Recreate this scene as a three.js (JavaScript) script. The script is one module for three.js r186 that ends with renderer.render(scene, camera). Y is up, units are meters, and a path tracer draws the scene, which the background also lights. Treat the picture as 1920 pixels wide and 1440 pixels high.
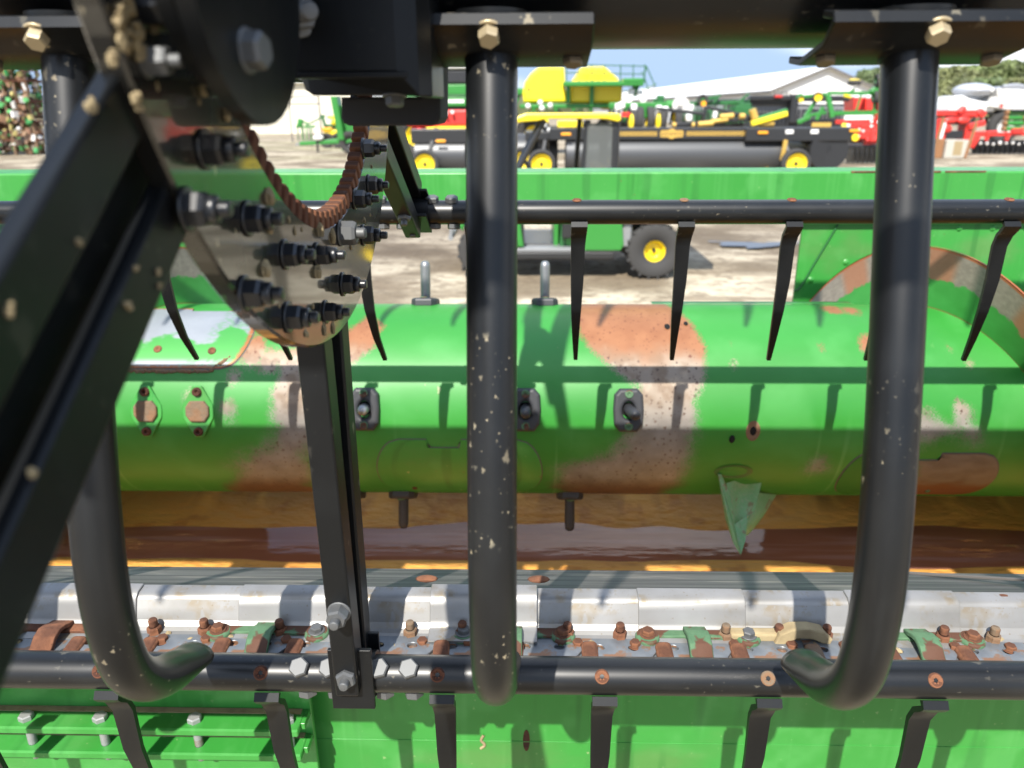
import * as THREE from 'three';
import { RoundedBoxGeometry } from 'three/addons/geometries/RoundedBoxGeometry.js';
import { mergeGeometries, toCreasedNormals } from 'three/addons/utils/BufferGeometryUtils.js';

// ---------- camera, sky, sun, exposure ----------
const scene = new THREE.Scene();
const rad = Math.PI / 180;
// x runs along the machine, y is up, F = distance ahead of the photographer (z = -F)
const P = (X, Y, F) => new THREE.Vector3(X, Y, -F);
const camera = new THREE.PerspectiveCamera(2 * Math.atan(720 / 1413) / rad, 4 / 3, 0.02, 900);
camera.position.copy(P(0, 1.7, 0));
camera.rotation.order = 'YXZ';
camera.rotation.set(-20 * rad, 1.26 * rad, -0.24 * rad);
camera.focus = 0.80;
camera.userData.fStop = 6.5;
scene.add(camera);

function hash2(x, y, s) {
  let h = (Math.imul(x, 374761393) + Math.imul(y, 668265263) + Math.imul(s, 2246822519)) | 0;
  h = Math.imul(h ^ (h >>> 13), 1274126177); h ^= h >>> 16;
  return (h >>> 0) / 4294967296;
}
function vnoise(x, y, px, py, s) {
  const xi = Math.floor(x), yi = Math.floor(y), fx = x - xi, fy = y - yi;
  const u = fx * fx * (3 - 2 * fx), v = fy * fy * (3 - 2 * fy);
  const x0 = ((xi % px) + px) % px, x1 = (x0 + 1) % px, y0 = ((yi % py) + py) % py, y1 = (y0 + 1) % py;
  const a = hash2(x0, y0, s), b = hash2(x1, y0, s), c = hash2(x0, y1, s), d = hash2(x1, y1, s);
  return a + (b - a) * u + (c - a) * v + (a - b - c + d) * u * v;
}
function fbm(u, v, p, oct, s, py = p) { // u, v in 0..1, tiles
  let sum = 0, amp = 0.5, tot = 0;
  for (let o = 0; o < oct; o++) { sum += amp * vnoise(u * p, v * py, p, py, s + o * 17); tot += amp; amp *= 0.5; p *= 2; py *= 2; }
  return sum / tot;
}
const clamp = (x, a = 0, b = 1) => Math.min(b, Math.max(a, x));
const smooth = (a, b, x) => { const t = clamp((x - a) / (b - a)); return t * t * (3 - 2 * t); };
const lerp = (a, b, t) => a + (b - a) * t;
const mix3 = (a, b, t) => [lerp(a[0], b[0], t), lerp(a[1], b[1], t), lerp(a[2], b[2], t)];
function rng(seed) { let s = seed >>> 0; return () => { s = (s + 0x6D2B79F5) | 0; let t = Math.imul(s ^ (s >>> 15), 1 | s); t = (t + Math.imul(t ^ (t >>> 7), 61 | t)) ^ t; return ((t ^ (t >>> 14)) >>> 0) / 4294967296; }; }

const sunFrom = new THREE.Vector3(-0.252, 1.1, 1.0).normalize();
{
  const W = 1024, H = 512, data = new Float32Array(W * H * 4);
  for (let j = 0; j < H; j++) for (let i = 0; i < W; i++) {
    const el = ((j + 0.5) / H - 0.5) * Math.PI, az = ((i + 0.5) / W - 0.5) * 2 * Math.PI;
    const y = Math.sin(el), x = Math.cos(el) * Math.cos(az), z = Math.cos(el) * Math.sin(az), k = (j * W + i) * 4;
    let c;
    if (y <= 0) c = [0.36, 0.33, 0.29];
    else {
      const t = Math.pow(y, 0.5);
      c = mix3([0.265, 0.365, 0.505], [0.29, 0.385, 0.58], t);
      const q = 1 / (y + 0.16), n = fbm(x * q * 0.085 + 5.3, z * q * 0.085 + 2.1, 8, 6, 77), d = smooth(lerp(0.56, 0.47, smooth(0.1, 0.5, y)), lerp(0.72, 0.62, smooth(0.1, 0.5, y)), n) * smooth(0.01, 0.06, y);
      const shade = lerp(1, 0.72, smooth(0.62, 0.8, n));
      c = mix3(c, [1.22 * shade, 1.21 * shade, 1.2 * shade], d * 0.9);
      const mu = x * sunFrom.x + y * sunFrom.y + z * sunFrom.z, g = Math.pow(clamp(mu), 14) * 0.75;
      c = [c[0] + g, c[1] + g * 0.96, c[2] + g * 0.88];
    }
    data[k] = c[0]; data[k + 1] = c[1]; data[k + 2] = c[2]; data[k + 3] = 1;
  }
  const t = new THREE.DataTexture(data, W, H, THREE.RGBAFormat, THREE.FloatType);
  t.mapping = THREE.EquirectangularReflectionMapping; t.magFilter = THREE.LinearFilter; t.minFilter = THREE.LinearFilter; t.needsUpdate = true;
  scene.background = t; scene.environment = t;
}
const sun = new THREE.DirectionalLight(new THREE.Color(1, 0.945, 0.86), 4.0);
sun.target.position.set(0, 0, -8); sun.position.copy(sunFrom).multiplyScalar(60).add(sun.target.position); scene.add(sun, sun.target);
sun.castShadow = true; sun.shadow.mapSize.set(4096, 4096); sun.shadow.radius = 1;
Object.assign(sun.shadow.camera, { left: -40, right: 40, top: 40, bottom: -40, near: 1, far: 160 });

const renderer = new THREE.WebGLRenderer({ antialias: true });
renderer.setSize(1024, 768);
renderer.toneMapping = THREE.LinearToneMapping;
renderer.toneMappingExposure = 2.0;
renderer.shadowMap.enabled = true;

// ---------- helpers ----------
const V3 = THREE.Vector3;
// where the ray through a point of a 1920 x 1440 frame meets the plane F = const
function look(px, py, F) {
  camera.updateMatrixWorld();
  const r = new V3((px - 960) / 1413, -(py - 720) / 1413, -1).transformDirection(camera.matrixWorld);
  return r.multiplyScalar(-F / r.z).add(camera.position);
}
const LX = (px, F) => look(px, 240, F).x, LY = (py, F, px = 1200) => look(px, py, F).y;
const used = new Map();
function numbered(n) { const k = used.get(n) ?? 0; used.set(n, k + 1); return k ? n + '_' + String(k).padStart(3, '0') : n; }
function thing(name, label, category, pos = new V3(), turn = 0, group) {
  const o = new THREE.Group(); o.name = numbered(name); scene.add(o); o.position.copy(pos); o.rotation.y = turn;
  o.userData = { label, category }; if (group) o.userData.group = group;
  return o;
}
const worldOf = (o) => { const v = new V3(); for (let q = o; q && q !== scene; q = q.parent) v.add(q.position); return v; };
function uvBox(g, s = 1) {
  if (g.index) g = g.toNonIndexed();
  const p = g.attributes.position, n = p.count, uv = new Float32Array(n * 2), a = new V3(), b = new V3(), c = new V3(), e = new V3();
  for (let i = 0; i < n; i += 3) {
    a.fromBufferAttribute(p, i); b.fromBufferAttribute(p, i + 1); c.fromBufferAttribute(p, i + 2);
    e.copy(b).sub(a).cross(c.clone().sub(a)); const x = Math.abs(e.x), y = Math.abs(e.y), z = Math.abs(e.z);
    [a, b, c].forEach((q, k) => { const r = x > y && x > z ? [q.z + 0.31, q.y] : y > z ? [q.x, q.z + 0.17] : [q.x, q.y + 0.47]; uv[(i + k) * 2] = r[0] * s; uv[(i + k) * 2 + 1] = r[1] * s; });
  }
  g.setAttribute('uv', new THREE.BufferAttribute(uv, 2)); return g;
}
const ready = (g, m) => (m.map && !g.userData.uvok ? uvBox(g) : g);
// geometry written in world coordinates, whatever the parent's place
function add(name, geo, mat, parent, pos) {
  if (Array.isArray(geo)) geo = merge(geo);
  const m = new THREE.Mesh(ready(geo, mat), mat); m.name = numberedIn(parent, name); m.castShadow = m.receiveShadow = true;
  if (parent) { m.position.copy(pos ?? new V3()).sub(worldOf(parent)); parent.add(m); } else { if (pos) m.position.copy(pos); scene.add(m); }
  return m;
}
// geometry written in the parent's own axes
function loc(name, geo, mat, parent, pos) {
  if (Array.isArray(geo)) geo = merge(geo);
  const m = new THREE.Mesh(ready(geo, mat), mat); m.name = numberedIn(parent, name); m.castShadow = m.receiveShadow = true;
  if (pos) m.position.copy(pos); parent.add(m); return m;
}
const within = new WeakMap();
function numberedIn(parent, n) {
  if (!parent) return numbered(n);
  if (!within.has(parent)) within.set(parent, new Map());
  const w = within.get(parent), k = w.get(n) ?? 0; w.set(n, k + 1); return k ? n + '_' + String(k).padStart(3, '0') : n;
}
const locs = (n, list, m, o) => list.map((g) => loc(n, g, m, o));
function tag(o, label, category, group) { Object.assign(o.userData, { label, category }, group ? { group } : {}); return o; }
function merge(list) {
  const flat = list.map((g) => { const q = g.index ? g.toNonIndexed() : g.clone(); for (const k of Object.keys(q.attributes)) if (!['position', 'normal', 'uv', 'color'].includes(k)) q.deleteAttribute(k); return q; });
  const anyColor = flat.every((g) => g.attributes.color); if (!anyColor) flat.forEach((g) => g.deleteAttribute('color'));
  flat.forEach((g) => { if (!g.attributes.uv) g.setAttribute('uv', new THREE.BufferAttribute(new Float32Array(g.attributes.position.count * 2), 2)); });
  const r = mergeGeometries(flat); r.userData.uvok = list.every((g) => g.userData.uvok); return r;
}
const box = (x0, x1, y0, y1, f0, f1, r = 0.002) => {
  const w = x1 - x0, h = y1 - y0, d = f1 - f0; r = Math.min(r, w / 2.2, h / 2.2, d / 2.2);
  const g = r > 0 ? new RoundedBoxGeometry(w, h, d, 1, r) : new THREE.BoxGeometry(w, h, d);
  return g.translate((x0 + x1) / 2, (y0 + y1) / 2, -(f0 + f1) / 2);
};
// extrude a profile [F, Y] along x
function exF(profile, x0, x1, bevel = 0) {
  const s = new THREE.Shape(profile.map((p) => new THREE.Vector2(p[0], p[1])));
  const g = new THREE.ExtrudeGeometry(s, { depth: x1 - x0 - 2 * bevel, bevelEnabled: bevel > 0, bevelThickness: bevel, bevelSize: bevel, bevelOffset: -bevel, bevelSegments: 1, curveSegments: 10 });
  const p = g.attributes.position, n = g.attributes.normal;
  for (const q of [p, n]) for (let i = 0; i < q.count; i++) { const a = q.getX(i), b = q.getY(i), c = q.getZ(i); q.setXYZ(i, q === p ? c + x0 + bevel : c, b, -a); }
  return g;
}
// extrude a profile [X, Y] from F0 to F1
function exX(profile, f0, f1, bevel = 0, holes = []) {
  const s = profile instanceof THREE.Shape ? profile : new THREE.Shape(profile.map((p) => new THREE.Vector2(p[0], p[1])));
  holes.forEach((h) => s.holes.push(h));
  return new THREE.ExtrudeGeometry(s, { depth: f1 - f0 - 2 * bevel, bevelEnabled: bevel > 0, bevelThickness: bevel, bevelSize: bevel, bevelOffset: -bevel, bevelSegments: 1, curveSegments: 14 }).translate(0, 0, -f1 + bevel);
}
function strip(points, t) { // open polyline [F, Y] given thickness t: closed outline
  const n = points.length, up = [], dn = [];
  for (let i = 0; i < n; i++) {
    const a = points[Math.max(0, i - 1)], b = points[Math.min(n - 1, i + 1)]; const dx = b[0] - a[0], dy = b[1] - a[1], l = Math.hypot(dx, dy);
    up.push([points[i][0] - dy / l * t / 2, points[i][1] + dx / l * t / 2]); dn.push([points[i][0] + dy / l * t / 2, points[i][1] - dx / l * t / 2]);
  }
  return up.concat(dn.reverse());
}
function arc(cx, cy, r, a0, a1, n) { const o = []; for (let i = 0; i <= n; i++) { const a = (a0 + (a1 - a0) * i / n) * rad; o.push([cx + r * Math.cos(a), cy + r * Math.sin(a)]); } return o; }
function cyl(p, q, r, seg = 16, r2 = r) {
  const d = q.clone().sub(p), L = d.length(), g = new THREE.CylinderGeometry(r2, r, L, seg, 1);
  const uv = g.attributes.uv; for (let i = 0; i < uv.count; i++) uv.setXY(i, uv.getX(i) * 6.283 * r, uv.getY(i) * L);
  g.translate(0, L / 2, 0).applyQuaternion(new THREE.Quaternion().setFromUnitVectors(new V3(0, 1, 0), d.normalize())).translate(p.x, p.y, p.z); g.userData.uvok = true; return g;
}
function beam(p, q, w, h, up = new V3(0, 1, 0), r = 0.002) { // rectangular bar from p to q; h along up
  const z = q.clone().sub(p), L = z.length(); z.normalize(); const x = up.clone().cross(z).normalize(), y = z.clone().cross(x);
  const g = r > 0 ? new RoundedBoxGeometry(w, h, L, 1, Math.min(r, w / 2.2, h / 2.2)) : new THREE.BoxGeometry(w, h, L);
  return g.applyMatrix4(new THREE.Matrix4().makeBasis(x, y, z).setPosition(p.clone().add(q).multiplyScalar(0.5)));
}
function pipe(pts, r, seg = 40, rs = 14) {
  const c = new THREE.CatmullRomCurve3(pts, false, 'centripetal'), L = c.getLength(), g = new THREE.TubeGeometry(c, seg, r, rs, false), uv = g.attributes.uv;
  for (let i = 0; i < uv.count; i++) uv.setXY(i, uv.getY(i) * 6.283 * r, uv.getX(i) * L); g.userData.uvok = true; return g;
}
const aim = (g, pos, dir, spin = 0) => { const q = g.clone(); q.userData = { ...g.userData }; if (spin) q.rotateY(spin); return q.applyQuaternion(new THREE.Quaternion().setFromUnitVectors(new V3(0, 1, 0), dir.clone().normalize())).translate(pos.x, pos.y, pos.z); };
const lathe = (pts, seg = 20) => new THREE.LatheGeometry(pts.map((p) => new THREE.Vector2(p[0], p[1])), seg);
const crease = (g, a = 0.6) => toCreasedNormals(g.index ? g.toNonIndexed() : g, a);
// a hexagon head with chamfered crown, axis +y, sitting on y = 0; af = across flats
function hexHead(af, h) { const r = af / Math.sqrt(3); return crease(lathe([[0, 0], [r, 0], [r, h * 0.8], [r * 0.86, h], [0, h]], 6), 0.3); }
const washer = (r, h) => lathe([[0, 0], [r, 0], [r, h * 0.7], [r * 0.9, h], [0, h]], 24);
function thread(r, h, y0) { const pts = [[0, y0]]; const n = Math.max(3, Math.round(h / 0.0016)); for (let i = 0; i < n; i++) { pts.push([r, y0 + h * i / n], [r * 0.86, y0 + h * (i + 0.5) / n]); } pts.push([r * 0.8, y0 + h], [0, y0 + h]); return lathe(pts, 14); }
const flangeBolt = merge([washer(0.0125, 0.0025), hexHead(0.0165, 0.0095).translate(0, 0.0018, 0)]);
const plainBolt = hexHead(0.0165, 0.0075);
const nutStud = merge([washer(0.0105, 0.0018), hexHead(0.0165, 0.012).translate(0, 0.0016, 0), thread(0.0046, 0.0085, 0.0125)]);
const lockNut = merge([washer(0.0112, 0.002), hexHead(0.0165, 0.011), lathe([[0, 0.01], [0.0072, 0.01], [0.0070, 0.0155], [0.0052, 0.0165], [0, 0.0165]], 18), thread(0.0043, 0.006, 0.0165)]);
function torxHead(r = 0.0068) { return merge([lathe([[0, 0.0006], [r * 0.32, 0.0006], [r * 0.34, 0.0016], [r * 0.8, 0.0026], [r, 0.0012], [r, 0]], 20), ...[0, 1, 2, 3, 4, 5].map((k) => lathe([[0, 0.0019], [r * 0.13, 0.0019], [r * 0.15, 0.001]], 6).translate(r * 0.42 * Math.cos(k * 1.0472), 0.0002, r * 0.42 * Math.sin(k * 1.0472)))]); }
function grid(nu, nv, fn, su = 1, sv = 1) {
  const pos = [], uv = [], idx = [];
  for (let j = 0; j <= nv; j++) for (let i = 0; i <= nu; i++) { const q = fn(i / nu, j / nv); pos.push(q[0], q[1], -q[2]); uv.push(q[3] ?? i / nu * su, q[4] ?? j / nv * sv); }
  for (let j = 0; j < nv; j++) for (let i = 0; i < nu; i++) { const a = j * (nu + 1) + i, b = a + 1, c = a + nu + 1, d = c + 1; idx.push(a, b, d, a, d, c); }
  const g = new THREE.BufferGeometry(); g.setAttribute('position', new THREE.Float32BufferAttribute(pos, 3)); g.setAttribute('uv', new THREE.Float32BufferAttribute(uv, 2)); g.setIndex(idx); g.computeVertexNormals(); g.userData.uvok = true; return g;
}

// ---------- materials ----------
function tex(W, H, fn, opt = {}) {
  const d = new Uint8Array(W * H * 4);
  for (let j = 0; j < H; j++) for (let i = 0; i < W; i++) { const c = fn((i + 0.5) / W, (j + 0.5) / H, i, j), k = (j * W + i) * 4; d[k] = clamp(c[0], 0, 255); d[k + 1] = clamp(c[1], 0, 255); d[k + 2] = clamp(c[2], 0, 255); d[k + 3] = 255; }
  const t = new THREE.DataTexture(d, W, H); t.wrapS = t.wrapT = THREE.RepeatWrapping; t.magFilter = THREE.LinearFilter; t.minFilter = THREE.LinearMipmapLinearFilter; t.generateMipmaps = true;
  if (!opt.linear) t.colorSpace = THREE.SRGBColorSpace;
  t.repeat.set(opt.rx ?? 1, opt.ry ?? 1); t.needsUpdate = true; return t;
}
// dried splashes: list of soft blobs that wrap round the tile
function spatter(W, n, seed, rmin, rmax, pow = 3, stretch = 1) {
  const a = new Float32Array(W * W), R = rng(seed);
  for (let k = 0; k < n; k++) {
    const cx = R() * W, cy = R() * W, r = (rmin + (rmax - rmin) * Math.pow(R(), pow)), el = 1 + (stretch - 1) * R(), ph = R() * 6.28, am = 0.35 + 0.65 * R(), q = Math.ceil(r * 2 * el);
    for (let y = -q; y <= q; y++) for (let x = -q; x <= q; x++) {
      const dx = x, dy = y / el, an = Math.atan2(dy, dx), rr = r * (1 + 0.28 * Math.sin(3 * an + ph) + 0.15 * Math.sin(7 * an + ph * 2)), t = smooth(rr * 1.05 + 0.4, rr * 0.7 - 0.4, Math.hypot(dx, dy)) * am;
      const i = (Math.round(cy + y) & (W - 1)) * W + (Math.round(cx + x) & (W - 1)); if (t > a[i]) a[i] = t;
    }
  }
  return a;
}
const std = (o) => new THREE.MeshStandardMaterial(o), phys = (o) => new THREE.MeshPhysicalMaterial(o);
const M = {};
{ // green enamel, one tile per metre
  const S = 1024, chips = spatter(S, 260, 11, 0.7, 3.2, 4), dust = spatter(S, 500, 12, 0.6, 1.8, 3, 2);
  const t = tex(S, S, (u, v, i, j) => {
    const n = fbm(u, v, 4, 5, 1), m = fbm(u, v, 16, 4, 2), st = fbm(u, v, 90, 2, 3, 5);
    let c = mix3([48, 132, 50], [62, 149, 64], n);
    c = mix3(c, [110, 176, 108], smooth(0.52, 0.75, m) * 0.22 + smooth(0.6, 0.85, st) * 0.14); c = mix3(c, [112, 122, 76], smooth(0.55, 0.8, fbm(u + 0.21, v + 0.4, 5, 5, 8, 9)) * 0.4); c = mix3(c, [30, 96, 36], smooth(0.6, 0.8, fbm(u, v, 40, 3, 9, 4)) * 0.35);
    c = mix3(c, [196, 190, 150], dust[j * S + i] * 0.35);
    const k = chips[j * S + i]; return k > 0.1 ? mix3(c, n > 0.5 ? [128, 74, 44] : [190, 176, 140], k * 0.8) : c;
  });
  const rg = tex(512, 512, (u, v) => { const n = fbm(u, v, 6, 5, 5); const g = 105 + 110 * n; return [g, g, g]; }, { linear: true });
  M.green = phys({ map: t, roughness: 0.72, roughnessMap: rg, clearcoat: 0.25, clearcoatRoughness: 0.28 });
}
{ // satin black steel with dried mud, one tile per half metre
  const S = 1024, a = spatter(S, 760, 21, 0.9, 7.5, 3, 2.2), b = spatter(S, 1500, 22, 0.7, 2.6, 2.5), clus = (u, v) => smooth(0.53, 0.63, fbm(u, v, 5, 3, 23));
  const make = (amount, dusty) => tex(S, S, (u, v, i, j) => {
    const n = fbm(u, v, 8, 5, 24), s = fbm(u, v, 60, 2, 25, 8), e = fbm(u + 0.3, v + 0.6, 24, 4, 26);
    let c = mix3([13, 15, 17], [23, 25, 27], n); c = mix3(c, [62, 63, 62], dusty * (smooth(0.5, 0.9, n) * 0.35 + smooth(0.62, 0.9, s) * 0.3));
    const k = Math.max(a[j * S + i] * clus(u, v), b[j * S + i] * (0.07 + 0.85 * clus(u, v))) * amount;
    return mix3(c, mix3([196, 186, 158], [150, 134, 106], e), clamp(k * 1.15));
  });
  const rg = tex(512, 512, (u, v) => { const g = 120 + 90 * fbm(u, v, 10, 5, 27); return [g, g, g]; }, { linear: true });
  const r2 = (t, k) => { t.repeat.set(k, k); return t; };
  M.black = phys({ map: r2(make(0.6, 0.35), 2), roughness: 0.62, roughnessMap: rg, specularIntensity: 0.6, clearcoat: 0.12, clearcoatRoughness: 0.35 });
  M.blackTube = phys({ map: r2(make(0.9, 0.3), 2.6), roughness: 0.58, roughnessMap: rg, specularIntensity: 0.8, clearcoat: 0.2, clearcoatRoughness: 0.36 });
  M.blackBar = phys({ map: r2(make(0.42, 0.3), 2.3), roughness: 0.58, roughnessMap: rg, specularIntensity: 0.85, clearcoat: 0.25, clearcoatRoughness: 0.3 });
  M.blackMuddy = phys({ map: r2(make(0.18, 0.5), 1.5), roughness: 0.6, roughnessMap: rg, specularIntensity: 0.4, clearcoat: 0.15, clearcoatRoughness: 0.25 });
  M.blackPlain = std({ color: new THREE.Color(0.018, 0.019, 0.02), roughness: 0.45 });
  M.nutBlack = phys({ color: new THREE.Color(0.014, 0.016, 0.02), roughness: 0.34, clearcoat: 0.4, clearcoatRoughness: 0.3 });
  // polished ring: same dirt, near-mirror gloss
  const d1 = spatter(S, 420, 31, 0.7, 5, 5, 1.6), st = spatter(S, 60, 32, 1, 3, 2, 14);
  const t = tex(S, S, (u, v, i, j) => {
    const n = fbm(u, v, 6, 5, 33), k = Math.max(d1[j * S + i], st[j * S + i] * 0.45);
    let c = mix3([26, 26, 25], [44, 43, 40], n); c = mix3(c, [84, 52, 32], smooth(0.66, 0.8, fbm(u, v, 14, 4, 34)) * 0.45); return mix3(c, [200, 186, 152], k * 0.85);
  }, { rx: 2, ry: 2 });
  const rr = tex(512, 512, (u, v) => { const g = 60 + 90 * fbm(u, v, 7, 5, 35); return [g, g, g]; }, { linear: true, rx: 3, ry: 3 });
  M.ring = phys({ map: t, roughness: 0.62, roughnessMap: rr, metalness: 0.2, clearcoat: 0.9, clearcoatRoughness: 0.05 });
}
{ // rust
  const S = 512, pit = spatter(S, 900, 41, 0.6, 2.2, 3);
  const mk = (a, b, d, rep) => std({ map: tex(S, S, (u, v, i, j) => { const n = fbm(u, v, 8, 6, 42); return mix3(mix3(a, b, smooth(0.3, 0.7, n)), d, pit[j * S + i] * 0.7); }, { rx: rep, ry: rep }), roughness: 0.95, bumpMap: tex(256, 256, (u, v) => { const g = 255 * fbm(u, v, 20, 4, 43); return [g, g, g]; }, { linear: true, rx: rep, ry: rep }), bumpScale: 0.0015 });
  M.rust = mk([88, 56, 40], [124, 82, 58], [54, 34, 26], 8);
  M.rustDark = mk([64, 38, 28], [96, 58, 40], [40, 24, 18], 8);
  M.rustPale = mk([114, 98, 80], [126, 96, 72], [74, 54, 40], 8);
  M.greenRust = std({ map: tex(S, S, (u, v, i, j) => { const n = fbm(u, v, 6, 5, 45); let c = mix3([64, 100, 70], [92, 124, 92], fbm(u, v, 16, 3, 46)); c = mix3(c, [88, 58, 42], smooth(0.52, 0.60, n)); return mix3(c, [60, 36, 24], pit[j * S + i] * 0.4); }, { rx: 9, ry: 9 }), roughness: 0.75 });
}
{ // worked steel sheets
  const S = 512, sp = spatter(S, 500, 51, 0.6, 2.4, 3);
  M.galv = std({ map: tex(S, S, (u, v, i, j) => { const n = fbm(u, v, 5, 5, 52), m = fbm(u, v, 40, 3, 53); let c = mix3([158, 158, 158], [130, 128, 123], n); c = mix3(c, [130, 112, 84], smooth(0.55, 0.8, fbm(u + 0.4, v, 7, 5, 54)) * 0.55 * smooth(0.35, 0.6, m)); return mix3(c, [112, 92, 66], sp[j * S + i] * 0.5); }, { rx: 5, ry: 5 }), metalness: 0.45, roughness: 0.42 });
  M.section = std({ map: tex(S, S, (u, v, i, j) => { const n = fbm(u, v, 12, 5, 55); let c = mix3([138, 143, 147], [108, 114, 120], n); return mix3(c, [150, 98, 62], smooth(0.6, 0.72, fbm(u, v, 9, 5, 56)) * 0.7); }, { rx: 8, ry: 8 }), metalness: 0.4, roughness: 0.4 });
  M.zinc = std({ color: new THREE.Color(0.145, 0.15, 0.153), metalness: 0.5, roughness: 0.55 });
  M.zincBright = std({ color: new THREE.Color(0.36, 0.37, 0.37), metalness: 0.4, roughness: 0.5 });
  M.brassy = std({ color: new THREE.Color(0.50, 0.41, 0.26), metalness: 0.45, roughness: 0.42 });
  M.brassyDull = std({ color: new THREE.Color(0.20, 0.16, 0.105), metalness: 0.3, roughness: 0.55 });
  M.pin = std({ color: new THREE.Color(0.30, 0.31, 0.32), metalness: 0.7, roughness: 0.4 });
  M.deck = std({ map: tex(S, S, (u, v) => { const n = fbm(u, v, 3, 5, 57, 24), m = fbm(u, v, 5, 5, 58, 9); return mix3(mix3([74, 73, 73], [108, 106, 103], smooth(0.35, 0.75, n)), [168, 160, 146], smooth(0.58, 0.8, m) * 0.6); }, { rx: 1.6, ry: 5 }), roughness: 0.62, metalness: 0.1 });
  M.rubber = std({ color: new THREE.Color(0.030, 0.030, 0.031), roughness: 0.85 });
  M.poly = std({ color: new THREE.Color(0.035, 0.037, 0.042), roughness: 0.5 });
  M.mud = std({ map: tex(256, 256, (u, v) => mix3([128, 112, 84], [176, 160, 124], fbm(u, v, 8, 5, 59)), { rx: 9, ry: 9 }), roughness: 1 });
  M.hole = std({ color: new THREE.Color(0.006, 0.006, 0.006), roughness: 1 });
}
// flat paints for machines in the yard
const paint = (r, g, b, o = {}) => phys({ color: new THREE.Color(r, g, b), roughness: 0.42, clearcoat: 0.3, clearcoatRoughness: 0.2, ...o });
M.yardGreen = paint(0.028, 0.21, 0.032); M.yardGreenDark = paint(0.018, 0.12, 0.03); M.yellow = paint(0.86, 0.66, 0.02); M.tank = paint(0.92, 0.72, 0.02, { roughness: 0.5 });
M.tankDeep = paint(0.5, 0.27, 0.012); M.red = paint(0.62, 0.035, 0.025); M.redDark = paint(0.33, 0.02, 0.02); M.white = paint(0.78, 0.78, 0.76); M.steelGrey = paint(0.22, 0.23, 0.24); M.yardBlack = paint(0.018, 0.019, 0.021);
M.amber = std({ color: new THREE.Color(0.85, 0.36, 0.02), roughness: 0.35 }); M.gold = std({ color: new THREE.Color(0.62, 0.40, 0.09), roughness: 0.4, metalness: 0.3 }); M.tyre = std({ color: new THREE.Color(0.045, 0.044, 0.043), roughness: 0.9 });
M.drum = std({ color: new THREE.Color(0.085, 0.088, 0.092), roughness: 0.42, metalness: 0.45 }); M.wood = std({ color: new THREE.Color(0.26, 0.13, 0.06), roughness: 0.9 }); M.concrete = std({ color: new THREE.Color(0.42, 0.40, 0.35), roughness: 0.95 });
M.roof = std({ color: new THREE.Color(0.82, 0.82, 0.80), roughness: 0.55 }); M.wall = std({ color: new THREE.Color(0.74, 0.73, 0.69), roughness: 0.75 }); M.trim = std({ color: new THREE.Color(0.13, 0.12, 0.11), roughness: 0.7 });
M.glassGrey = phys({ color: new THREE.Color(0.34, 0.37, 0.37), transmission: 0.8, roughness: 0.04, thickness: 0 }); M.glassDark = phys({ color: new THREE.Color(0.20, 0.21, 0.21), transmission: 0.5, roughness: 0.05, thickness: 0 }); M.tarp = std({ color: new THREE.Color(0.30, 0.32, 0.36), roughness: 0.6 }); M.alu = std({ color: new THREE.Color(0.66, 0.65, 0.62), roughness: 0.45, metalness: 0.2 });
const vcol = (o = {}) => std({ vertexColors: true, roughness: 0.8, ...o });
function tint(g, r, gg, b) { if (g.index) g = g.toNonIndexed(); const n = g.attributes.position.count, c = new Float32Array(n * 3); for (let i = 0; i < n; i++) c.set([r, gg, b], i * 3); g.setAttribute('color', new THREE.BufferAttribute(c, 3)); return g; }

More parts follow.
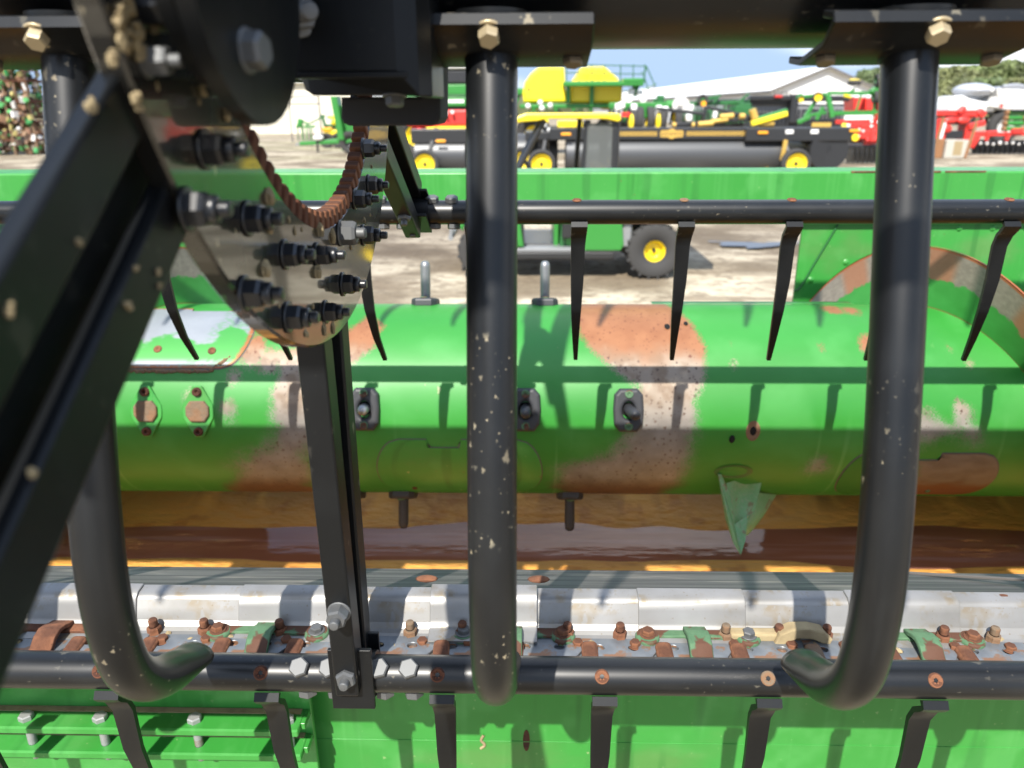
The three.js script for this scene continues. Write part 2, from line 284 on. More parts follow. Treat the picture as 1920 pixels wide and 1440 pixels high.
// ---------- ground ----------
{
  const S = 2048, st = spatter(S, 7000, 61, 0.8, 3.6, 3), dk = spatter(S, 5200, 62, 0.8, 4.5, 3, 1.5);
  const t = tex(S, S, (u, v, i, j) => { const n = fbm(u, v, 6, 6, 63), m = fbm(u, v, 60, 3, 64); let c = mix3([122, 110, 92], [198, 189, 170], smooth(0.28, 0.68, n)); c = mix3(c, [104, 92, 76], smooth(0.5, 0.75, m) * 0.5); c = mix3(c, [112, 98, 80], smooth(0.55, 0.7, fbm(u, v, 3, 4, 72, 22)) * 0.55); c = mix3(c, [214, 208, 194], st[j * S + i] * 0.55); return mix3(c, [104, 94, 80], dk[j * S + i] * 0.5); });
  const b = tex(512, 512, (u, v) => { const g = 255 * (0.6 * fbm(u, v, 40, 4, 65) + 0.4 * fbm(u, v, 8, 4, 66)); return [g, g, g]; }, { linear: true });
  t.repeat.set(1 / 5.2, 1 / 5.2); b.repeat.set(1 / 2.6, 1 / 2.6);
  // broad tone of the yard: wheel tracks, damp and dry areas, weeds near the far edge
  const g = grid(220, 220, (u, v) => { const X = (u - 0.5) * 360, F = -40 + 380 * Math.pow(v, 1.8), h = 0.02 * (vnoise(X * 0.4 + 200, F * 0.4, 4096, 4096, 67) - 0.5) * (F > 4 ? 1 : 0.3); return [X, h - 0.01, F, X, F]; });
  const p = g.attributes.position, c = new Float32Array(p.count * 3), q = (x, f, s, k) => vnoise((x + 900) * s, (f + 900) * s, 65536, 65536, k);
  for (let i = 0; i < p.count; i++) {
    const X = p.getX(i), F = -p.getZ(i), n = 0.6 * q(X, F, 0.14, 68) + 0.4 * q(X, F, 0.5, 69), tr = q(X * 0.25, F * 1.4, 0.55, 70);
    let col = mix3([1, 0.98, 0.94], [0.80, 0.76, 0.69], n); col = mix3(col, [0.66, 0.60, 0.53], smooth(0.55, 0.85, tr) * 0.5);
    const damp = Math.max(smooth(3.2, 0.6, Math.hypot((X + 1.9) / 1.3, F - 10.2)), smooth(2.4, 0.4, Math.hypot((X - 3.0) / 1.6, (F - 10.3) * 1.2))) * smooth(0.25, 0.6, n + 0.2);
    col = mix3(col, [0.42, 0.38, 0.35], damp * 0.75);
    if (F > 26) col = mix3(col, [0.74, 0.80, 0.55], smooth(0.5, 0.75, q(X, F * 3, 0.12, 71)) * 0.6 * smooth(-2, -6, X));
    c.set(col, i * 3);
  }
  g.setAttribute('color', new THREE.BufferAttribute(c, 3));
  const m = add('ground', g, std({ map: t, bumpMap: b, bumpScale: 0.03, roughness: 0.96, vertexColors: true })); m.userData.kind = 'structure';
  // puddle of rain water beside the wheel tracks
  const s = new THREE.Shape(), R = rng(5); for (let k = 0; k <= 80; k++) { const a = k / 80 * 6.2832, r = 1 + 0.3 * Math.sin(a * 3 + 1) + 0.2 * Math.sin(a * 7) + 0.12 * Math.sin(a * 11 + 2) + 0.1 * (R() - 0.5) * (k % 80 ? 1 : 0); const x = 0.60 * r * Math.cos(a) + 0.1 * Math.sin(a * 5), y = 0.20 * r * Math.sin(a) + 0.1 * Math.cos(a * 2); k ? s.lineTo(x, y) : s.moveTo(x, y); }
  const c0 = look(1418, 459, 10.1); const w = add('puddle', new THREE.ShapeGeometry(s).rotateX(-Math.PI / 2).translate(c0.x, 0.022, -10.1), std({ color: new THREE.Color(0.09, 0.08, 0.07), roughness: 0.015 })); w.userData.kind = 'structure';
}

// ---------- the reel ----------
const AX = [0.585, 1.845], RT = 0.105;
const bats = [[0.5814, 1.1928], [1.114, 1.56], [1.09, 2.22], [0.602, 2.495], [0.01, 2.125], [0.03, 1.485]];
const reel = thing('harvest_reel', 'black steel pickup reel with hanging tines, bent tubes and toothed ring in front', 'harvest reel', P(0, AX[1], AX[0]));
function bladeGeo(pts, t) { // [F, Y, width, dx]
  const pos = [], idx = [], n = pts.length;
  for (let i = 0; i < n; i++) {
    const a = pts[Math.max(0, i - 1)], b = pts[Math.min(n - 1, i + 1)]; const dx = b[0] - a[0], dy = b[1] - a[1], l = Math.hypot(dx, dy), nx = -dy / l * t / 2, ny = dx / l * t / 2, [f, y, w, o = 0] = pts[i];
    for (const [sx, sn] of [[-1, 1], [1, 1], [1, -1], [-1, -1]]) pos.push(o + sx * w / 2, y + ny * sn, -(f + nx * sn));
  }
  for (let i = 0; i < n - 1; i++) for (let k = 0; k < 4; k++) { const a = i * 4 + k, b = i * 4 + (k + 1) % 4; idx.push(a, b, b + 4, a, b + 4, a + 4); }
  idx.push(0, 2, 1, 0, 3, 2); const e = (n - 1) * 4; idx.push(e, e + 1, e + 2, e, e + 2, e + 3);
  const g = new THREE.BufferGeometry(); g.setAttribute('position', new THREE.Float32BufferAttribute(pos, 3)); g.setIndex(idx); const q = g.toNonIndexed(); q.computeVertexNormals(); return crease(q, 0.5);
}
{
  // centre tube, long enough to leave the frame on both sides
  add('centre_tube', cyl(P(-1.7, AX[1], AX[0]), P(1.7, AX[1], AX[0]), RT, 48), M.blackBar, reel);
  // tine bars
  const tineA = merge([bladeGeo([[-0.0125, -0.0135, 0.0235], [-0.0165, -0.0185, 0.0235], [-0.0125, -0.0235, 0.0232], [-0.003, -0.033, 0.0225], [0.004, -0.05, 0.0208], [0.0035, -0.10, 0.0190], [0.010, -0.15, 0.0152], [0.022, -0.195, 0.0105, 0.001], [0.037, -0.236, 0.0062, 0.003]], 0.0055)]);
  const tineB = bladeGeo([[-0.0125, -0.0135, 0.0235], [-0.0165, -0.0185, 0.0235], [-0.0125, -0.0235, 0.0232], [-0.003, -0.033, 0.0225], [0.004, -0.05, 0.0206, 0.0], [0.004, -0.10, 0.0188, 0.001], [0.012, -0.15, 0.0150, 0.003], [0.025, -0.197, 0.0105, 0.008], [0.041, -0.239, 0.0062, 0.016]], 0.0055);
  const screw = torxHead();
  bats.forEach(([F, Y], k) => {
    const bar = add('tine_bar', cyl(P(-1.66, Y, F), P(1.66, Y, F), 0.0174, 28), M.blackBar, reel);
    for (let i = -11; i <= 10; i++) {
      const X = 0.0737 + 0.1536 * i - (i < -1 ? 0.013 : 0);
      add('tine', X < -0.15 ? tineB : tineA, M.black, bar, P(X, Y, F));
      if (k < 2 && Math.abs(X) < 1) { const d = k ? new V3(0, 1, 0.12) : new V3(0, 0.62, 0.78), u = d.clone().normalize(); add('torx_screw', aim(screw, new V3(), d), X < 0 ? M.rustDark : (i + 20) % 2 ? M.rustPale : M.rust, bar, P(X - 0.0035, Y, F).addScaledVector(u, 0.0165)); }
    }
    if (k < 2) for (const X of [-0.2135, -0.1855, -0.1385, -0.1105]) { // clamp bolts through the bar
      const d = k ? new V3(0, 1, 0.25) : new V3(0, 0.8, 0.6), u = d.clone().normalize();
      add('hex_bolt', aim(plainBolt, new V3(), d, X * 40), M.zinc, bar, P(X, Y, F).addScaledVector(u, 0.0165));
      const e = new V3(0, -1, 0.1).normalize(); add('hex_nut', aim(plainBolt, new V3(), e, X * 70), M.zinc, bar, P(X + 0.002, Y, F).addScaledVector(e, 0.0165));
    }
  });
  // arms: a pair of bars from the ring to each tine bar
  bats.forEach(([F, Y], k) => {
    const d = [F - AX[0], Y - AX[1]], L = Math.hypot(...d), u = [d[0] / L, d[1] / L], n = [-u[1], u[0]], up = P(0, n[1], n[0]);
    const at = (r, o, X) => P(X, AX[1] + u[1] * r + n[1] * o, AX[0] + u[0] * r + n[0] * o), g = [];
    for (const [o, X] of [[-0.030, k === 5 ? -0.159 : -0.165], [k === 5 ? 0.020 : 0.030, k === 5 ? -0.159 : -0.165]]) g.push(beam(at(0.245, o, X), at(L - (k === 0 ? 0.0 : 0.01), o * (k ? 1 : 0.62), X), k === 5 ? 0.010 : 0.022, 0.026, up, 0.0025));
    g.push(beam(at(0.245, 0, -0.1735), at(L - 0.03, 0, -0.1735), 0.005, 0.058, up, 0.001));
    const arm = add('reel_arm', g, k === 5 ? M.blackMuddy : M.black, reel);
    // clamp that carries the bar
    const cl = [beam(at(L - 0.045, -0.021, -0.162), at(L + 0.022, -0.021, -0.162), 0.040, 0.0045, up, 0.001), beam(at(L - 0.03, 0.022, -0.162), at(L + 0.022, 0.022, -0.162), 0.036, 0.0045, up, 0.001), cyl(P(-0.182, Y, F), P(-0.144, Y, F), 0.0215, 24)];
    add('bar_clamp', cl, M.black, arm);
    if (k < 2) for (const r of [0.085, 0.012]) { const dir = P(0, -n[1], -n[0]), q = at(L - r - 0.01, r > 0.05 ? -0.034 : -0.024, -0.164); add('hex_nut', aim(nutStud, new V3(), dir, r * 9), M.zinc, arm, q); }
  });
  // bent tubes hung from the centre tube
  const path = [[0.524, 1.752], [0.520, 1.735], [0.4935, 1.636], [0.467, 1.5375], [0.4465, 1.45], [0.4375, 1.395], [0.4365, 1.355], [0.4425, 1.318], [0.457, 1.2945], [0.480, 1.2745], [0.508, 1.2600], [0.536, 1.2490]];
  const bent = (() => {
    const c = new THREE.CatmullRomCurve3(path.map(([F, Y]) => P(0, Y, F)), false, 'centripetal'), n = 90, m = 28, pos = [], uv = [], idx = [], L = c.getLength();
    for (let i = 0; i <= n; i++) {
      const t = i / n, p = c.getPointAt(t), T = c.getTangentAt(t), N = new V3(1, 0, 0).cross(T).normalize(), s = t * L, fl = smooth(L - 0.045, L - 0.004, s), ra = 0.0166 * (1 + 0.12 * fl), rb = 0.0166 * (1 - 0.28 * fl) * (1 + 0.03 * Math.sin(s * 160) * fl);
      for (let k = 0; k <= m; k++) { const a = k / m * 6.2832; const dent = 1 - 0.05 * fl * Math.pow(Math.max(0, Math.cos(a * 2 + 1.2)), 3); pos.push(p.x + Math.cos(a) * ra * dent, p.y + N.y * Math.sin(a) * rb, p.z + N.z * Math.sin(a) * rb); uv.push(k / m * 0.104, s); }
    }
    for (let i = 0; i < n; i++) for (let k = 0; k < m; k++) { const a = i * (m + 1) + k, b = a + 1, d = a + m + 1, e = d + 1; idx.push(a, d, b, b, d, e); }
    const e = c.getPointAt(1), o = pos.length / 3; pos.push(e.x, e.y - 0.0005, e.z - 0.001); uv.push(0, L); for (let k = 0; k < m; k++) idx.push(n * (m + 1) + k, o, n * (m + 1) + k + 1);
    const g = new THREE.BufferGeometry(); g.setAttribute('position', new THREE.Float32BufferAttribute(pos, 3)); g.setAttribute('uv', new THREE.Float32BufferAttribute(uv, 2)); g.setIndex(idx); g.computeVertexNormals(); g.userData.uvok = true; return g;
  })();
  const collar = lathe([[0.0225, 0.02], [0.022, 0.008], [0.0185, -0.004], [0.0168, -0.012]], 28);
  const prof = strip([[0.505, 1.7535], [0.489, 1.7510], [0.4865, 1.7480], [0.4955, 1.7390], [0.500, 1.7365], [0.538, 1.7285], [0.560, 1.7310]], 0.0045);
  const tilt = new V3(0, -0.7, 0.714), under = new V3(0, -0.93, 0.36);
  [-0.828, -0.561, -0.2936, -0.0235, 0.2385, 0.507, 0.774].forEach((X, i) => {
    const g = bent.clone(); const uv = g.attributes.uv.clone(); for (let k = 0; k < uv.count; k++) uv.setXY(k, uv.getX(k) + i * 0.137, uv.getY(k) + i * 0.211); g.setAttribute('uv', uv); g.userData.uvok = true;
    const tb = add('bent_tube', g, M.blackTube, reel, P(X, 0, 0));
    add('collar', collar, M.black, tb, P(X, 1.738, 0.5215));
    const br = add('bracket', crease(exF(prof, X - 0.062, X + 0.062, 0.0008), 0.75), M.black, reel);
    add('flange_bolt', aim(flangeBolt.clone().scale(0.7, 0.75, 0.7), new V3(), tilt, 0.3 + i), M.brassy, br, P(X, 1.7436, 0.4905));
    for (const o of [-0.0515, 0.0515]) add('flange_bolt', aim(flangeBolt.clone().scale(0.68, 0.62, 0.68), new V3(), under, 0.9 + o * 9), M.brassyDull, br, P(X + o, 1.7325, 0.521));
  });
  // toothed ring plate with its nuts
  const ring = (ri, ro, x0, x1) => { const s = new THREE.Shape().absarc(AX[0], AX[1], ro, 0, Math.PI * 2), h = new THREE.Path().absarc(AX[0], AX[1], ri, 0, Math.PI * 2); s.holes.push(h); const q = new THREE.ExtrudeGeometry(s, { depth: x1 - x0 - 0.003, bevelEnabled: true, bevelThickness: 0.0015, bevelSize: 0.0015, bevelOffset: -0.0015, bevelSegments: 1, curveSegments: 96 }); const p = q.attributes.position, n = q.attributes.normal; for (const w of [p, n]) for (let i = 0; i < w.count; i++) { const a = w.getX(i), b = w.getY(i), c = w.getZ(i); w.setXYZ(i, w === p ? c + x0 + 0.0015 : c, b, -a); } return q; };
  const plate = add('ring_plate', ring(0.2275, 0.312, -0.1615, -0.150), M.ring, reel);
  const nT = 100, tooth = new RoundedBoxGeometry(0.0125, 0.0145, 0.0098, 1, 0.0022);
  for (let k = 0; k < nT; k++) { const a = k / nT * 6.2832; if (Math.sin(a) > 0.35) continue; const g = tooth.clone().rotateX(a - Math.PI / 2); add('tooth', g, Math.sin(a) < -0.72 && Math.cos(a) > -0.3 ? M.rust : M.rustDark, plate, P(-0.156, AX[1] + 0.2225 * Math.sin(a), AX[0] + 0.2225 * Math.cos(a))); }
  const nuts = [[0.3612, 1.6833], [0.3339, 1.6596], [0.4051, 1.6459], [0.4609, 1.6167], [0.5307, 1.6037], [0.3878, 1.6093], [0.4535, 1.5787], [0.5397, 1.5598], [0.5979, 1.5678], [0.6863, 1.5935], [0.662, 1.6282], [0.7266, 1.6339], [0.7119, 1.6677], [0.79, 1.70], [0.80, 1.76], [0.32, 1.74]];
  nuts.forEach(([F, Y], i) => add('lock_nut', aim(lockNut.clone().scale(0.78 + 0.12 * hash2(i, 1, 4), 0.8 + 0.2 * hash2(i, 2, 4), 0.78 + 0.12 * hash2(i, 1, 4)), new V3(), new V3(1, 0, 0), i), M.nutBlack, plate, P(-0.150, Y, F)));
  add('hex_nut', aim(nutStud, new V3(), new V3(1, 0, 0), 0.4), M.zinc, plate, P(-0.150, 1.6082, 0.602));
  add('hex_nut', aim(nutStud.clone().scale(0.62, 0.7, 0.62), new V3(), new V3(1, 0, 0), 0.1), M.zinc, plate, P(-0.150, 1.7185, 0.3175));
  // dried mud lumps on the plate
  const RR = rng(91), lump = new THREE.IcosahedronGeometry(1, 1); { const p = lump.attributes.position; for (let i = 0; i < p.count; i++) { const s = 0.75 + 0.5 * hash2(Math.round(p.getX(i) * 90), Math.round(p.getY(i) * 90), Math.round(p.getZ(i) * 90)); p.setXYZ(i, p.getX(i) * s, p.getY(i) * s, p.getZ(i) * s); } lump.computeVertexNormals(); }
  const lumps = []; for (let k = 0; k < 34; k++) { const a = (182 + 130 * RR()) * rad, r = 0.234 + 0.07 * RR(), s = 0.0012 + 0.0032 * Math.pow(RR(), 2.5); lumps.push(lump.clone().scale(s * 0.6, s * (1 + RR()), s).translate(-0.150, AX[1] + r * Math.sin(a), -(AX[0] + r * Math.cos(a)))); }
  for (const [x, y] of [[600, 432], [498, 505], [595, 510], [565, 600], [505, 370]]) { const q = look(x, y, 0.5), s = q.clone().sub(camera.position), t = (-0.149 - camera.position.x) / s.x, w = camera.position.clone().addScaledVector(s, t); lumps.push(lump.clone().scale(0.003, 0.005, 0.004).translate(w.x, w.y, w.z)); }
  add('dried_mud', lumps, M.mud, plate).userData.kind = 'stuff';
  // eccentric roller, channel bracket and stop bracket around the hub
  const at3 = (px, py, X) => { const q = look(px, py, 0.5).sub(camera.position); return camera.position.clone().addScaledVector(q, (X - camera.position.x) / q.x); };
  const hub = add('hub_plate', ring(0.106, 0.126, -0.172, -0.164), M.blackMuddy, reel);
  const rc = [0.335, 1.760], disc = (r, x0, x1) => { const a = cyl(P(x0, rc[1], rc[0]), P(x1, rc[1], rc[0]), r, 40); return a; };
  const ro = add('eccentric_roller', [disc(0.066, -0.117, -0.110), disc(0.030, -0.150, -0.117), disc(0.052, -0.130, -0.124)], M.blackMuddy, reel);
  add('hex_bolt', aim(merge([washer(0.0085, 0.0015), hexHead(0.0125, 0.008)]), new V3(), new V3(1, 0, 0.15), 0.5), M.zinc, ro, at3(462, 95, -0.110));
  add('support_arm', [beam(P(-0.135, 1.79, 0.30), P(-0.135, 1.95, 0.47), 0.03, 0.05, new V3(1, 0, 0), 0.003), beam(P(-0.12, 1.80, 0.345), P(-0.12, 1.90, 0.52), 0.02, 0.09, new V3(1, 0, 0), 0.003)], M.blackMuddy, ro);
  { const big = [[232, 50, -0.1485, 0.012], [262, 84, -0.1485, 0.010], [245, 20, -0.1485, 0.009], [288, 50, -0.1485, 0.005], [258, 195, -0.1485, 0.006], [210, 108, -0.1485, 0.005], [425, 215, -0.1485, 0.005], [380, 170, -0.1485, 0.004]].flatMap(([x, y, X, r]) => { const q = at3(x, y, X); return Array.from({ length: 9 }, () => { const k = r * (0.08 + 0.2 * RR()); return lump.clone().rotateX(RR() * 6).scale(0.0016, k * (0.7 + 0.8 * RR()), k).translate(q.x, q.y + (RR() - 0.5) * r * 1.1, q.z + (RR() - 0.5) * r * 0.6); }); }); add('dried_mud', big, M.mud, plate).userData.kind = 'stuff';
    const arm = reel.children.filter((c) => c.name.startsWith('reel_arm'))[5], bits = [[170, 205, 0.0055], [255, 505, 0.003], [240, 575, 0.0042], [298, 535, 0.0024], [296, 510, 0.0022], [18, 580, 0.003], [60, 885, 0.003], [150, 455, 0.0022]].flatMap(([x, y, r]) => { const q = at3(x, y, -0.1535); return Array.from({ length: 6 }, () => { const k = r * (0.1 + 0.28 * RR()); return lump.clone().rotateX(RR() * 6).scale(0.0012, k * (0.7 + 0.8 * RR()), k).translate(q.x, q.y + (RR() - 0.5) * r, q.z + (RR() - 0.5) * r * 0.8); }); }); add('dried_mud', bits, M.mud, arm).userData.kind = 'stuff'; }
  // channel bracket: front wall, rounded side wall, open below
  const FC = 0.455, c0 = look(530, 138, FC), c1 = look(792, 138, FC), yb = look(700, 132, FC).y, yt = yb + 0.12, xl = c0.x, xr = c1.x, t = 0.0075;
  const sec = [[xl, FC], [xr - 0.014, FC], [xr - 0.005, FC + 0.004], [xr, FC + 0.014], [xr, FC + 0.075]];
  const sh = new THREE.Shape(strip(sec, t).map(([x, f]) => new THREE.Vector2(x, -f)));
  const ch = new THREE.ExtrudeGeometry(sh, { depth: 0.12, bevelEnabled: true, bevelThickness: 0.001, bevelSize: 0.001, bevelOffset: -0.001, bevelSegments: 1 }).rotateX(-Math.PI / 2); // y' = z, z' = -y
  { const p = ch.attributes.position, n = ch.attributes.normal; for (const w of [p, n]) for (let i = 0; i < w.count; i++) w.setZ(i, -w.getZ(i)); const pa = p.array, na = n.array; for (let i = 0; i < pa.length; i += 9) for (const w of [pa, na]) for (let k = 0; k < 3; k++) { const q = w[i + 3 + k]; w[i + 3 + k] = w[i + 6 + k]; w[i + 6 + k] = q; } }
  ch.translate(0, yb, 0);
  { const p = ch.attributes.position; for (let i = 0; i < p.count; i++) if (p.getX(i) > xr - 0.006 && p.getY(i) < yb + 0.01) p.setY(i, p.getY(i) - 0.013); }
  const cb = add('channel_bracket', ch, M.blackMuddy, reel);
  add('bent_edge', box(xl, xr - 0.008, yb - 0.0042, yb - 0.0006, FC - 0.004, FC + 0.004, 0.0008), M.blackMuddy, cb);
  const bq = look(556, 24, FC - 0.006); add('hex_bolt', aim(merge([washer(0.0125, 0.0022), hexHead(0.0165, 0.011), thread(0.005, 0.012, 0.011)]), new V3(), new V3(0.55, -0.05, 0.83), 0.2), M.zinc, cb, bq);
  const b2 = look(740, 178, FC + 0.04); add('hex_bolt', aim(flangeBolt.clone().scale(0.6, 0.6, 0.6), new V3(), new V3(0, -1, 0.2), 0.2), M.zinc, cb, b2);
  // stop bracket behind it: an L with a rounded inner corner
  const FS = 0.535, q = (x, y) => { const w = look(x, y, FS); return new THREE.Vector2(w.x, w.y); }, S = new THREE.Shape([q(798, 40), q(826, 40), q(826, 222), q(820, 233), q(808, 236), q(656, 236), q(644, 231), q(640, 220), q(640, 182), q(790, 182), q(798, 172)]);
  add('stop_bracket', new THREE.ExtrudeGeometry(S, { depth: 0.05, bevelEnabled: true, bevelThickness: 0.002, bevelSize: 0.002, bevelOffset: -0.002, bevelSegments: 2 }).translate(0, 0, -FS - 0.05), M.rubber, reel);
  const S2 = new THREE.Shape([q(584, 60), q(800, 60), q(800, 180), q(606, 180), q(592, 170), q(584, 150)]);
  add('backing_plate', new THREE.ExtrudeGeometry(S2, { depth: 0.012, bevelEnabled: true, bevelThickness: 0.001, bevelSize: 0.001, bevelOffset: -0.001, bevelSegments: 1 }).translate(0, 0, -FS + 0.012), M.black, reel);
}

// ---------- the auger ----------
const AG = [1.625, 1.073], RA = 0.217;
const auger = thing('header_auger', 'long green auger drum with rust patches and finger pins, lying behind the knife', 'auger', P(0, AG[1], AG[0]));
{
  const onDrum = (X, deg, r = RA) => P(X, AG[1] + r * Math.sin(deg * rad), AG[0] + r * Math.cos(deg * rad)), outward = (deg) => P(0, Math.sin(deg * rad), Math.cos(deg * rad));
  // worn patches on the drum, as outlines in (X metres, degrees round the drum)
  const big = [[0.09, 60], [0.107, 89], [0.105, 118], [0.121, 131], [0.174, 142], [0.222, 151], [0.217, 174], [0.155, 190], [0.068, 202], [0.075, 237], [0.08, 270], [0.30, 270], [0.304, 234], [0.318, 211], [0.343, 183], [0.345, 162], [0.363, 142], [0.367, 129], [0.35, 111], [0.318, 89], [0.30, 60]];
  const left = [[-0.56, 131], [-0.477, 126], [-0.44, 128], [-0.37, 118], [-0.342, 106], [-0.315, 116], [-0.32, 130], [-0.40, 146], [-0.45, 200], [-0.46, 270], [-0.67, 270], [-0.665, 236], [-0.625, 205], [-0.545, 182], [-0.512, 174], [-0.531, 157], [-0.512, 146]];
  const right = [[0.76, 162], [0.80, 164], [0.835, 169], [0.85, 171], [0.858, 158], [0.885, 163], [0.91, 173], [0.912, 181], [0.89, 181], [0.868, 177], [0.79, 186], [0.75, 184]];
  const sd = (poly, x, y) => { let d = 1e9, inside = false; for (let i = 0, j = poly.length - 1; i < poly.length; j = i++) { const [ax, ay] = poly[j], [bx, by] = poly[i], ex = bx - ax, ey = by - ay, t = clamp(((x - ax) * ex + (y - ay) * ey) / (ex * ex + ey * ey)); d = Math.min(d, Math.hypot(x - ax - ex * t, y - ay - ey * t)); if ((by > y) !== (ay > y) && x < (ax - bx) * (y - by) / (ay - by) + bx) inside = !inside; } return inside ? -d : d; };
  const toM = (p) => p.map(([x, a]) => [x, a * rad * RA]), polys = [big, left, right].map(toM), bounds = polys.map((p) => [Math.min(...p.map((q) => q[0])) - 0.1, Math.max(...p.map((q) => q[0])) + 0.1, Math.min(...p.map((q) => q[1])) - 0.1, Math.max(...p.map((q) => q[1])) + 0.1]);
  const W = 2048, H = 1024, grit = spatter(1024, 9000, 101, 0.8, 2.8, 3), chips = spatter(1024, 130, 102, 0.8, 4, 4, 1.8), x0 = -1.2, span = 2.4;
  const spots = [[-0.69, 158, 0.010], [-0.60, 149, 0.016], [-0.615, 165, 0.020], [0.418, 128, 0.008], [0.42, 138, 0.008], [0.60, 130, 0.009], [0.6, 198, 0.006], [-0.565, 133, 0.03], [-0.53, 138, 0.03], [0.70, 128, 0.02], [0.86, 130, 0.008], [0.89, 140, 0.006], [-0.42, 132, 0.012], [0.66, 93, 0.02], [0.70, 95, 0.015]];
  const map = tex(W, H, (u, v, i, j) => {
    const X = x0 + u * span, deg = v * 360, y = deg * rad * RA, n = fbm(u, v, 10, 5, 103), f = fbm(u, v, 60, 4, 104, 36), n2 = fbm(u + 0.37, v + 0.21, 24, 4, 105, 14);
    let c = mix3([40, 124, 40], [54, 142, 56], n); c = mix3(c, [98, 164, 100], smooth(0.5, 0.8, n2) * 0.26);
    const stv = fbm(u, v, 160, 2, 106, 3); c = mix3(c, [150, 186, 146], smooth(0.72, 0.85, stv) * 0.30 * smooth(160, 200, deg));
    let d = 1e9; for (let k = 0; k < 3; k++) { const b = bounds[k]; if (X > b[0] && X < b[1] && y > b[2] && y < b[3]) d = Math.min(d, sd(polys[k], X, y)); }
    for (const [sx, sa, sr] of spots) d = Math.min(d, Math.hypot((X - sx) * 1, (y - sa * rad * RA) * 0.75) - sr);
    const soft = smooth(150, 200, deg); // the lower edges fade, the upper ones flake
    const edge = d + (f - 0.5) * lerp(0.016, 0.05, soft) + (n2 - 0.5) * 0.034 + (hash2(i, j, 9) - 0.5) * lerp(0.016, 0.03, soft), w = smooth(lerp(0.0022, 0.03, soft), lerp(-0.0022, -0.03, soft), edge);
    const g = grit[(j & 1023) * 1024 + (i & 1023)];
    if (w > 0) {
      const nn = fbm(u, v, 90, 3, 107, 50);
      const rust = mix3([132, 84, 52], [154, 106, 70], nn), pale = mix3([150, 136, 120], [124, 104, 84], smooth(0.35, 0.7, nn)), steel = mix3([150, 147, 142], [112, 107, 102], nn), low = mix3([116, 92, 70], [92, 70, 52], nn);
      let r = mix3(rust, pale, smooth(126, 143, deg + 14 * (f - 0.5))); r = mix3(r, steel, smooth(156, 174, deg)); r = mix3(r, low, smooth(206, 226, deg));
      r = mix3(r, deg < 136 ? [96, 50, 30] : [70, 50, 40], g * (deg < 132 ? 0.8 : deg < 168 ? 1 : 0.7)); r = mix3(r, [184, 166, 142], smooth(0.62, 0.75, f) * 0.5 * smooth(126, 136, deg) * smooth(172, 150, deg));
      c = mix3(c, r, w);
    }
    const k = chips[(j & 1023) * 1024 + ((i * 1) & 1023)]; c = mix3(c, k > 0.5 ? [190, 176, 140] : [140, 90, 60], k * 0.7 * (n > 0.5 ? 1 : 0.2));
    return c;
  });
  map.wrapS = THREE.MirroredRepeatWrapping; map.anisotropy = 8;
  const rough = tex(512, 512, (u, v) => { const g = 120 + 100 * fbm(u, v, 12, 5, 108); return [g, g, g]; }, { linear: true });
  const mat = phys({ map, roughness: 0.75, roughnessMap: rough, clearcoat: 0.18, clearcoatRoughness: 0.3 });
  add('drum', grid(60, 160, (u, v) => { const X = -1.8 + 3.6 * u, a = v * 6.28319; const dent = 0; return [X, AG[1] + (RA + dent) * Math.sin(a), AG[0] + (RA + dent) * Math.cos(a), (X - x0) / span, v]; }), mat, auger);
  // spiral flighting on both sides, handed towards the middle
  const worn = (() => { const t = tex(1024, 256, (u, v) => { const n = fbm(u, v, 24, 5, 110, 6), f = fbm(u, v, 120, 3, 111, 30), e = 0.50 + (n - 0.5) * 0.18; let c = mix3([40, 122, 42], [58, 142, 62], n); const w = smooth(e - 0.02, e + 0.03, v + (f - 0.5) * 0.08); const st = mix3(mix3([140, 132, 120], [112, 104, 94], f), [150, 96, 66], smooth(0.42, 0.2, Math.abs(u * 8 % 2 - 0.6)) * 0.75); c = mix3(c, st, w); return mix3(c, [150, 84, 48], smooth(0.955, 0.985, v) + smooth(0.05, 0.01, v) * 0.8); }); return phys({ map: t, roughness: 0.6, clearcoat: 0.2, clearcoatRoughness: 0.3 }); })();
  for (const s of [1, -1]) {
    const pitch = 0.8, X0 = 0.855, t = 0.004;
    const face = (off) => (u, v) => { const a = -40 + 640 * u, r = RA - 0.002 + (0.348 - RA) * v, X = X0 + pitch * (a - 80) / 360 + off; return [s > 0 ? X : 0.03 - X + 0.03, AG[1] + r * Math.sin(a * rad), AG[0] + r * Math.cos(a * rad), u * 4, v]; };
    const rim = (r) => (u, v) => { const a = -40 + 640 * u, X = X0 + pitch * (a - 80) / 360 - t / 2 + t * v; return [s > 0 ? X : 0.06 - X, AG[1] + r * Math.sin(a * rad), AG[0] + r * Math.cos(a * rad), u * 4, 0.99]; };
    add('flighting', merge([grid(200, 8, face(-t / 2)), grid(200, 8, face(t / 2)), grid(200, 1, rim(0.348))]), worn, auger);
  }
  // finger guides with retractable fingers
  const gs = new THREE.Shape([[-0.013, 0.031], [0.013, 0.031], [0.021, 0.022], [0.0225, 0.0], [0.021, -0.022], [0.013, -0.033], [-0.013, -0.033], [-0.021, -0.022], [-0.0225, 0], [-0.021, 0.022]].map((p) => new THREE.Vector2(...p)));
  { const h = new THREE.Path(); h.absellipse(0, -0.001, 0.0092, 0.0135, 0, Math.PI * 2); gs.holes.push(h); }
  const guide = new THREE.ExtrudeGeometry(gs, { depth: 0.008, bevelEnabled: true, bevelThickness: 0.005, bevelSize: 0.005, bevelOffset: -0.005, bevelSegments: 3, curveSegments: 16 }).rotateX(-Math.PI / 2); // now lies flat, +y outward, shape y -> -z
